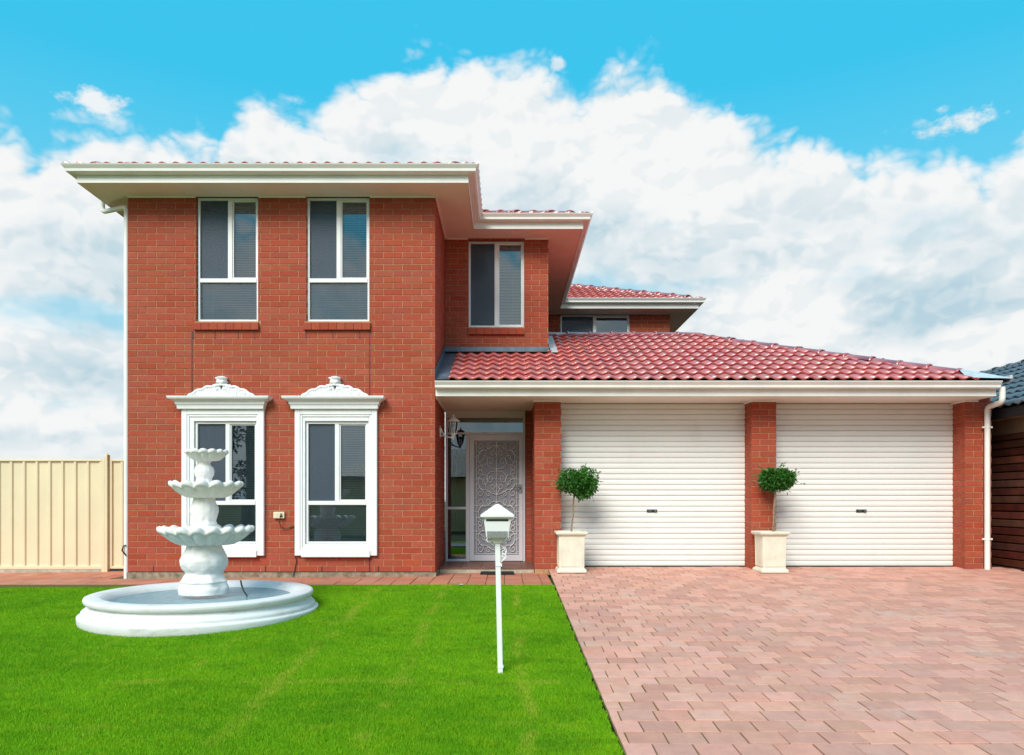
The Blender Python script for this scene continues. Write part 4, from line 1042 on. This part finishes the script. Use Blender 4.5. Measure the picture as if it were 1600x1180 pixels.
def bowl(R_, ytop, ybot, rb, lobes, name, wave, dx=0):
    """scalloped dish: rim waves up and down, flutes run down the underside"""
    zt_, zb_ = fz(ytop), fz(ybot); r_ = fr_(R_); rbm = fr_(rb); h = zt_ - zb_; m_ = MB(); m_.smooth = True
    pr = [(rbm * .5, zb_ - .004), (rbm, zb_)]
    for t in (.12, .25, .4, .55, .7, .8, .86): pr.append((rbm + (r_ - rbm) * t ** .85, zb_ + h * (t ** 1.7) * .80))
    pr += [(r_ * .955, zb_ + h * .66), (r_ * .995, zb_ + h * .66), (r_ * 1.02, zb_ + h * .78), (r_ * 1.015, zb_ + h * .95), (r_ * .985, zt_ + .004), (r_ * .93, zt_ - .012), (r_ * .75, zt_ - .035), (r_ * .4, zt_ - .06), (0.01, zt_ - .065)]
    L = len(pr)
    def fr(a, k, r, z):
        t = min(1, max(0, (r - rbm) / (r_ - rbm))); c = math.cos(a * lobes)
        s_ = abs(math.cos(a * lobes / 2)) ** .8
        out = k < L - 5
        rr = r * (1 + (.16 * (s_ - .62)) * t ** .45) if k < L - 5 else (r * (1 + .07 * (s_ - .6)) if k < L - 2 else r)
        if 0 < k < L - 9: z = z - .030 * (s_ - .5) * (r_ / .5) * min(1, t * 3)
        zz = z + (wave * (s_ - .6) * t ** 2.5 if k < L - 3 else 0)
        ns = 1 + .010 * mnoise.noise(Vector((math.cos(a) * 5, math.sin(a) * 5, z * 20)))
        return rr * ns, zz
    m_.lathe(pr, 192, (FX + .024, FY, 0), fr, cap=False); return m_.build(name, M['stone'], FT, fix=False)
bowl(65.5, 824, 851, 26, 18, 'lower_bowl', .040); bowl(50.5, 754, 778, 17, 14, 'middle_bowl', .038); bowl(30, 704, 720, 12, 14, 'upper_bowl', .016)
hs = MB(); hs.smooth = True; hx = FX + .36; hs.tube([(hx - .03, FY + .12, RT + .10), (hx - .02, FY + .12, RT + .05), (hx + .01, FY + .10, RT - .01), (hx + .05, FY + .08, RT - .055), (hx + .05, FY + .02, RT - .10)], .009, 8); tag(hs.build('pump_hose', M['black']), 'short black hose sticking out of the fountain water', 'hose')

# ------------------------------------------------------------------ letterbox
bx, by = px(782, 5.19), 5.19; gz0_ = gz(bx, by)
LB = empty('letterbox', (bx, by, gz0_)); tag(LB, 'white letterbox with pitched roof on a slim post in the lawn', 'letterbox')
def lp(x, y): return (x - CX) * by / F, EYE - (y - 783) * by / F
tx, tz = lp(777.5, 848); hw = .0185
p = MB(); z0 = gz0_ - .05; v = []
for (x, z, w) in ((bx, z0, hw), (bx * .5 + tx * .5, (z0 + tz) / 2, hw), (tx, tz, hw)): v += [(x - w, by - w, z), (x + w, by - w, z), (x + w, by + w, z), (x - w, by + w, z)]
p.add(v, [(k * 4 + i, k * 4 + (i + 1) % 4, k * 4 + 4 + (i + 1) % 4, k * 4 + 4 + i) for k in range(2) for i in range(4)]); o = p.build('post', M['frame'], LB); bevel_mod(o, .003)
cx_, cz_ = lp(779.5, 883); p = MB(); p.lathe([(.026, -.012), (.032, -.008), (.032, .008), (.026, .012)], 4, (cx_, by, cz_)); a4 = R(45)
p.v = [(cx_ + (x - cx_) * math.cos(a4) - (y - by) * math.sin(a4), by + (x - cx_) * math.sin(a4) + (y - by) * math.cos(a4), z) for x, y, z in p.v]; p.build('post_collar', M['frame'], LB)
p = MB(); q = lp(777, 848); fx_, fz_ = lp(762, 1037), 0
lfoot = MB(); lfoot.box(bx - .021, bx + .021, by - .021, by + .021, lp(0, 1043)[1], lp(0, 1039)[1]); lfoot.build('post_sleeve', M['frame'], LB)
def frustum(m_, c, z0, z1, w0, w1, d0, d1):
    m_.add([(c - w0, by - d0, z0), (c + w0, by - d0, z0), (c + w0, by + d0, z0), (c - w0, by + d0, z0), (c - w1, by - d1, z1), (c + w1, by - d1, z1), (c + w1, by + d1, z1), (c - w1, by + d1, z1)],
           [(0, 3, 2, 1), (4, 5, 6, 7), (0, 1, 5, 4), (1, 2, 6, 5), (2, 3, 7, 6), (3, 0, 4, 7)])
bc = lp(777.3, 0)[0]
p = MB(); frustum(p, bc, lp(0, 839.5)[1], lp(0, 808)[1], .078, .098, .085, .10); o = p.build('box', M['frame'], LB); bevel_mod(o, .004)
p = MB(); frustum(p, bc, lp(0, 848)[1], lp(0, 839.5)[1], .03, .05, .03, .05); o = p.build('base_flare', M['frame'], LB)
p = MB(); zr0, zr1, zr2 = lp(0, 808)[1], lp(0, 804)[1], lp(0, 788)[1]
frustum(p, bc, zr0, zr1, .117, .119, .125, .127); frustum(p, bc, zr1, zr2, .117, .012, .125, .08); o = p.build('roof', M['frame'], LB); bevel_mod(o, .003)
def facey(z): 
    t = (z - lp(0, 839.5)[1]) / (lp(0, 808)[1] - lp(0, 839.5)[1]); return by - (.085 + .015 * t)
p = MB(); za, zb_ = lp(0, 814)[1], lp(0, 810.8)[1]; p.add([(bc - .078, facey(za) - .0015, za), (bc + .078, facey(za) - .0015, za), (bc + .078, facey(zb_) - .0015, zb_), (bc - .078, facey(zb_) - .0015, zb_)], [(0, 1, 2, 3)]); p.build('letter_slot', M['black'], LB, fix=False)
p = MB(); za, zb_ = lp(0, 838.3)[1], lp(0, 829.5)[1]; p.add([(bc - .072, facey(za) - .003, za), (bc + .072, facey(za) - .003, za), (bc + .073, facey(zb_) - .003, zb_), (bc - .073, facey(zb_) - .003, zb_)], [(0, 1, 2, 3)]); p.build('name_plaque', M['plaque'], LB, fix=False)
sw = MB(); sw.smooth = True
for sgn in (-1, 1):
    L = []; scroll(L, .058, -.022, .026, .006, math.pi * 1.15, math.pi * (1.15 - 2.6), 28)
    L = [(.018, -.052), (.03, -.052)] + L
    zc = lp(0, 839.5)[1]; sw.tube([(bc + sgn * x, by, zc + z) for x, z in L], .0045, 6)
L = []; z1_, z2_ = lp(0, 852)[1], lp(0, 879)[1]; x_ = tx + hw
L = [(x_ + .004, z1_)]; scroll(L, x_ + .026, z1_ - .045, .024, .006, math.pi * .4, -math.pi * 1.6, 20); sw.tube([(x, by, z) for x, z in L], .004, 6)
L = [(x_ + .004, z2_)]; scroll(L, x_ + .024, z2_ + .045, .022, .006, -math.pi * .4, math.pi * 1.6, 20); sw.tube([(x, by, z) for x, z in L], .004, 6)
sw.tube([(x_ + .012, by, z1_ - .005), (x_ + .040, by, z1_ - .04), (x_ + .038, by, (z1_ + z2_) / 2), (x_ + .044, by, z2_ + .05), (x_ + .004, by, z2_)], .0035, 6)
sw.build('scroll_bracket', M['frame'], LB, fix=False)

# ------------------------------------------------------------------ potted trees
def leaf_cloud(mb, centre, rad, n, size, seed, squash=.85, lumps=9, fill=.55):
    r_ = random.Random(seed); ls = []
    for i in range(lumps):
        d = Vector((r_.gauss(0, 1), r_.gauss(0, 1), r_.gauss(0, .8))).normalized(); ls.append((d * rad * r_.uniform(.35, .62), rad * r_.uniform(.38, .58)))
    ls.append((Vector((0, 0, 0)), rad * .7))
    for i in range(n):
        c, q = r_.choice(ls); d = Vector((r_.gauss(0, 1), r_.gauss(0, 1), r_.gauss(0, 1))).normalized()
        p = c + d * q * (r_.random() ** .33 if r_.random() < fill else r_.uniform(.85, 1.12)); p.z *= squash
        leaf(mb, centre + p, d, size * r_.uniform(.7, 1.25), r_)
def leaf(mb, p, d, s, r_):
    ax = (d + Vector((r_.gauss(0, .6), r_.gauss(0, .6), r_.gauss(0, .6) - .25))).normalized(); sd = ax.cross(Vector((r_.gauss(0, 1), r_.gauss(0, 1), r_.gauss(0, 1)))).normalized() * s * .24; nn_ = ax.cross(sd).normalized() * s * .08
    mb.cur = .02 + .98 * r_.random() ** 1.3
    mb.add([p, p + ax * s * .45 + sd + nn_, p + ax * s, p + ax * s * .45 - sd + nn_], [(0, 1, 2, 3)])
def potted(px0, px1, pyb, seed, label, crown_px, R_, trunk_dx):
    Y0 = 9.94; X0, X1 = px(px0, Y0), px(px1, Y0); cx = (X0 + X1) / 2; hw = (X1 - X0) / 2; cy = Y0 + hw; zb = gz(cx, cy) + .004
    zt = pz(831, Y0)
    pt = empty('plant_pot', (cx, cy, zb)); tag(pt, label[0], 'pot', 'square cream pots by the garage')
    m_ = MB(); hb = hw - .028
    def sq(L):
        v = []
        for w, z in L: v += [(cx - w, cy - w, z), (cx + w, cy - w, z), (cx + w, cy + w, z), (cx - w, cy + w, z)]
        f = [(k * 4 + i, k * 4 + (i + 1) % 4, k * 4 + 4 + (i + 1) % 4, k * 4 + 4 + i) for k in range(len(L) - 1) for i in range(4)] + [(3, 2, 1, 0), tuple((len(L) - 1) * 4 + i for i in range(4))]
        return v, f
    m_.add(*sq([(hw, zb), (hw, zb + .028), (hw - .012, zb + .05), (hb - .004, zb + .06), (hb + .004, zt - .065)])); o = m_.build('body', M['pot'], pt); bevel_mod(o, .006)
    m_ = MB(); m_.add(*sq([(hb + .002, zt - .066), (hw - .006, zt - .05), (hw + .012, zt - .038), (hw + .016, zt - .01), (hw + .008, zt), (hw - .04, zt), (hw - .05, zt - .04)])); o = m_.build('rim', M['pot'], pt); bevel_mod(o, .006)
    # recessed face panels
    for (dx, dy) in ((0, -1), (-1, 0), (1, 0)):
        m_ = MB(); a = hb - .03; y_ = hb + .004
        z0_, z1_ = zb + .085, zt - .095
        for (u0, u1, w0, w1) in ((-a, -a + .008, z0_, z1_), (a - .008, a, z0_, z1_), (-a + .008, a - .008, z0_, z0_ + .008), (-a + .008, a - .008, z1_ - .008, z1_)):
            if dy: m_.box(cx + u0, cx + u1, cy - y_ - .001, cy - y_ + .006, w0, w1)
            else:
                xx = cx + dx * y_; m_.box(min(xx - .006 * dx * 1, xx + .001 * dx), max(xx - .006 * dx, xx + .001 * dx), cy + u0, cy + u1, w0, w1)
        m_.build('panel_bead', M['pot'], pt)
    m_ = MB(); m_.box(cx - hw + .055, cx + hw - .055, cy - hw + .055, cy + hw - .055, zt - .08, zt - .045); m_.build('potting_soil', M['soil'], pt)
    tr = empty('potted_tree', (cx, cy, zt - .05)); tag(tr, label[1], 'tree', 'small ball-headed trees in pots')
    cyx = cy; ccx = px(crown_px[0], cyx); ccz = pz(crown_px[1], cyx)
    t_ = MB(); t_.smooth = True; xa = px(trunk_dx[0], cyx); xb = px(trunk_dx[1], cyx); zt0 = zt - .06
    pts = [(xa + (xb - xa) * k / 6 + .006 * math.sin(k * 1.9 + seed), cyx + .006 * math.cos(k * 1.4), zt0 + (ccz - R_ * .55 - zt0) * k / 6) for k in range(7)]; t_.tube(pts, [.013, .012, .0115, .011, .011, .011, .012], 8)
    if seed == 5: t_.tube([(x + .028 - .004 * k, y - .01, z) for k, (x, y, z) in enumerate(pts)], .008, 6)
    t_.build('trunk', M['bark'], tr)
    r_ = random.Random(seed); bm_ = MB(); top = Vector(pts[-1]); cc = Vector((ccx, cyx, ccz))
    for k in range(12):
        d = Vector((r_.gauss(0, 1), r_.gauss(0, 1), r_.gauss(.3, .8))).normalized(); bm_.tube([top, top.lerp(cc + d * R_ * .5, .6), cc + d * R_ * .8], [.009, .006, .003], 5)
    bm_.build('branches', M['bark'], tr)
    cr = MB(); leaf_cloud(cr, cc, R_, 5200, .048, seed + 3, .88)
    # stray shoots
    for k in range(16):
        d = Vector((r_.gauss(0, 1), r_.gauss(0, .7), r_.gauss(.25, .8))).normalized(); L0 = R_ * r_.uniform(1.05, 1.38)
        for j in range(7):
            p_ = cc + Vector((d.x, d.y, d.z * .85)) * (R_ * .7 + (L0 - R_ * .7) * j / 6); leaf(cr, p_ + Vector((r_.gauss(0, .012), r_.gauss(0, .012), r_.gauss(0, .012))), d, .045, r_)
    cr.build('crown', M['leaf'], tr, fix=False)
potted(870.5, 917, 897, 2, ('square cream pot with moulded rim against the first garage pillar', 'ball-headed tree in the pot beside the front door pillar'), (903, 755), .268, (892.5, 897.5))
potted(1190, 1233, 896, 5, ('square cream pot with a stained panel at the middle garage pillar', 'ball-headed tree with twin stems between the two garage doors'), (1213, 750), .245, (1207, 1211))

# ------------------------------------------------------------------ side fence and gate
def fence_sheet(x0, x1, z0, z1, Y, name, parent):
    m_ = MB(); prof = []; x = x0; pit = .196
    while x < x1 - .001:
        for dx, o in ((0, 0), (.118, 0), (.132, -.024), (.164, -.024), (.178, 0)):
            if x + dx <= x1: prof.append((x + dx, Y + o))
        prof.append((min(x + .190, x1), Y + .0)); x += pit
    prof.append((x1, Y)); v = [(a, b, z0) for a, b in prof] + [(a, b, z1) for a, b in prof]; n = len(prof)
    m_.add(v, [(i, i + 1, n + i + 1, n + i) for i in range(n - 1)]); return m_.build(name, M['fence'], parent, fix=False)
FY_ = 11.1; fg = -.045; ftop = pz(719, FY_)
FE = empty('side_fence', (-7.5, FY_, fg)); tag(FE, 'cream ribbed steel fence at the left of the house', 'fence')
gpx = px(166, FY_)
xs = [gpx - .05 - 2.36 * k for k in range(4)]
for k in range(3):
    a, b = xs[k + 1] + .03, xs[k] - .0
    fence_sheet(a, b, fg + .06, ftop, FY_, 'panel', FE)
    for (z0, z1) in ((ftop - .02, ftop + .014), (fg + .045, fg + .095)):
        m_ = MB(); m_.box(a, b, FY_ - .034, FY_ + .02, z0, z1); o = m_.build('rail', M['fence'], FE); bevel_mod(o, .006)
    m_ = MB(); m_.box(xs[k + 1] - .03, xs[k + 1] + .03, FY_ - .04, FY_ + .04, fg - .1, ftop + .02); o = m_.build('post', M['fence'], FE); bevel_mod(o, .008)
m_ = MB(); m_.box(-13.2, gpx - .05, FY_ - .03, FY_ + .05, fg - .2, fg + .044); m_.build('plinth', M['apron'], FE)
m_ = MB(); m_.box(gpx - .052, gpx + .0, FY_ - .045, FY_ + .04, fg - .1, ftop + .02); o = m_.build('gate_post', M['fence'], FE); bevel_mod(o, .006)
m_ = MB(); m_.box(gpx + .004, gpx + .045, FY_ - .055, FY_ + .03, fg - .1, pz(711, FY_)); o = m_.build('gate_post', M['fence'], FE); bevel_mod(o, .006)
m_ = MB(); m_.lathe([(.028, 0), (.022, .012), (.008, .03), (.0, .04)], 4, (gpx + .024, FY_ - .01, pz(711, FY_))); m_.build('post_finial', M['fence'], FE)
GA = empty('side_gate', (-5.7, FY_, fg)); tag(GA, 'narrow cream steel gate between the fence post and the house corner', 'gate')
ga, gb = gpx + .052, XL + .05
fence_sheet(ga + .04, gb, fg + .07, ftop + .0, FY_ + .02, 'panel', GA)
m_ = MB(); m_.box(ga, ga + .04, FY_ - .01, FY_ + .05, fg + .05, ftop + .015); m_.box(ga + .04, gb, FY_ - .012, FY_ + .05, ftop - .02, ftop + .015); m_.box(ga + .04, gb, FY_ - .012, FY_ + .05, fg + .05, fg + .09); o = m_.build('gate_frame', M['fence'], GA); bevel_mod(o, .005)

# ------------------------------------------------------------------ neighbour's house on the right
NB = empty('neighbour_house', (9, 11, 0)); tag(NB, 'dark timber clad house with grey tiled roof beyond the garage corner', 'house')
NX = 7.32
m_ = MB(); m_.box(NX + .03, NX + 6, 6.8, 19, -.2, 2.28); m_.build('wall', M['dark_paint'], NB)
z = -.02; k = 0
while z < 2.18:
    hgt = .098
    m_ = MB(); m_.cur = .01 + .98 * rng.random()
    m_.add([(NX, 6.8, z), (NX, 19, z), (NX, 19, z + hgt), (NX, 6.8, z + hgt), (NX + .03, 6.8, z), (NX + .03, 19, z), (NX + .03, 19, z + hgt), (NX + .03, 6.8, z + hgt)], [(0, 3, 2, 1), (4, 5, 6, 7), (0, 1, 5, 4), (2, 3, 7, 6), (0, 4, 7, 3), (1, 2, 6, 5)])
    o = m_.build('weatherboard', M['timber'], NB); bevel_mod(o, .008); z += .115; k += 1
EX, EZ = 7.06, 2.36
m_ = MB(); m_.box(EX, EX + .03, 6.4, 19.4, EZ - .14, EZ); m_.build('fascia', M['dark_paint'], NB)
m_ = MB(); m_.box(EX + .03, NX + .2, 6.4, 19.4, EZ - .13, EZ - .115); m_.box(NX - .02, NX + .0, 6.8, 19, 2.02, EZ - .13); m_.build('eaves_lining', M['tan_sheet'], NB)
np_ = .48; nc = 1 / math.sqrt(1 + np_ ** 2)
nr = MB(); nr.add([(EX, 6.4, EZ), (EX, 19.4, EZ), (9.6, 16.9, EZ + 2.54 * np_), (9.6, 8.9, EZ + 2.54 * np_), (12.14, 6.4, EZ), (12.14, 19.4, EZ)], [(0, 3, 2, 1), (3, 4, 5, 2), (0, 4, 3), (1, 2, 5)])
nroof = nr.build('roof', M['dark_paint'], NB, fix=False)
tile_slope(nroof, Vector((EX - .03, 19.4, EZ)), Vector((0, -1, 0)), Vector((nc, 0, np_ * nc)), Vector((-np_ * nc, 0, nc)), 0, 13, 2.54 / nc, [(Vector((EX, 6.4, 0)), Vector((1, -1, 0)).normalized()), (Vector((EX, 19.4, 0)), Vector((1, 1, 0)).normalized())], material=M['slate'])
caps(nroof, (9.6, 8.9, EZ + 2.54 * np_), (9.6, 16.9, EZ + 2.54 * np_), 'ridge_cap', me=cap_mesh(material=M['slate']))

# ------------------------------------------------------------------ across the street: what the windows mirror
OH = empty('opposite_house', (-2, -16, -.6)); tag(OH, 'cream rendered house across the street, mirrored in the lower windows', 'house')
m_ = MB(); m_.box(-8.2, 9, -22, -15, -.7, 2.3); m_.build('wall', M['cream_wall'], OH)
m_ = MB(); v = [(-8.8, -22.6, 2.3), (9.6, -22.6, 2.3), (9.6, -14.4, 2.3), (-8.8, -14.4, 2.3), (-4.7, -18.5, 4.0), (5.5, -18.5, 4.0)]; m_.add(v, [(0, 1, 5, 4), (1, 2, 5), (2, 3, 4, 5), (3, 0, 4), (0, 3, 2, 1)]); m_.build('roof', M['dark_paint'], OH)
m_ = MB(); m_.box(-40, -8.4, -15.2, -15.0, -.7, 1.0); o = m_.build('boundary_wall', M['cream_wall']); tag(o, 'low cream wall across the street, mirrored in the window glass', 'wall')
ST = empty('street_tree', (-11.5, -12.2, -.6)); tag(ST, 'leafy street tree across the road, mirrored in the window behind the fountain', 'tree')
m_ = MB(); m_.smooth = True; m_.tube([(-11.5, -12.2, -.7), (-11.45, -12.2, 2), (-11.55, -12.15, 4), (-11.4, -12.2, 6), (-11.5, -12.2, 7.5)], [.30, .25, .21, .15, .06], 10); m_.build('trunk', M['bark'], ST)
m_ = MB(); r_ = random.Random(3)
for k in range(16):
    c = Vector((-11.5 + r_.gauss(-.6, .7), -12.2 + r_.gauss(0, 1.0), r_.uniform(1.8, 7.6))); leaf_cloud(m_, c, r_.uniform(.5, .9), 170, .22, 40 + k)
m_.build('crown', M['leaf_far'], ST, fix=False)

# fallen petal on the grass
m_ = MB(); q = px(720, 8.95); m_.smooth = True; m_.add([(q - .03, 8.93, gz(0, 8.95) + .012), (q, 8.91, gz(0, 8.95) + .022), (q + .032, 8.94, gz(0, 8.95) + .014), (q + .005, 8.965, gz(0, 8.95) + .024)], [(0, 1, 2, 3)]); tag(m_.build('petal', M['stucco'], fix=False), 'small white petal lying at the path edge of the lawn', 'petal')
print('tiles', n_t, 'objects', len(sc.objects))
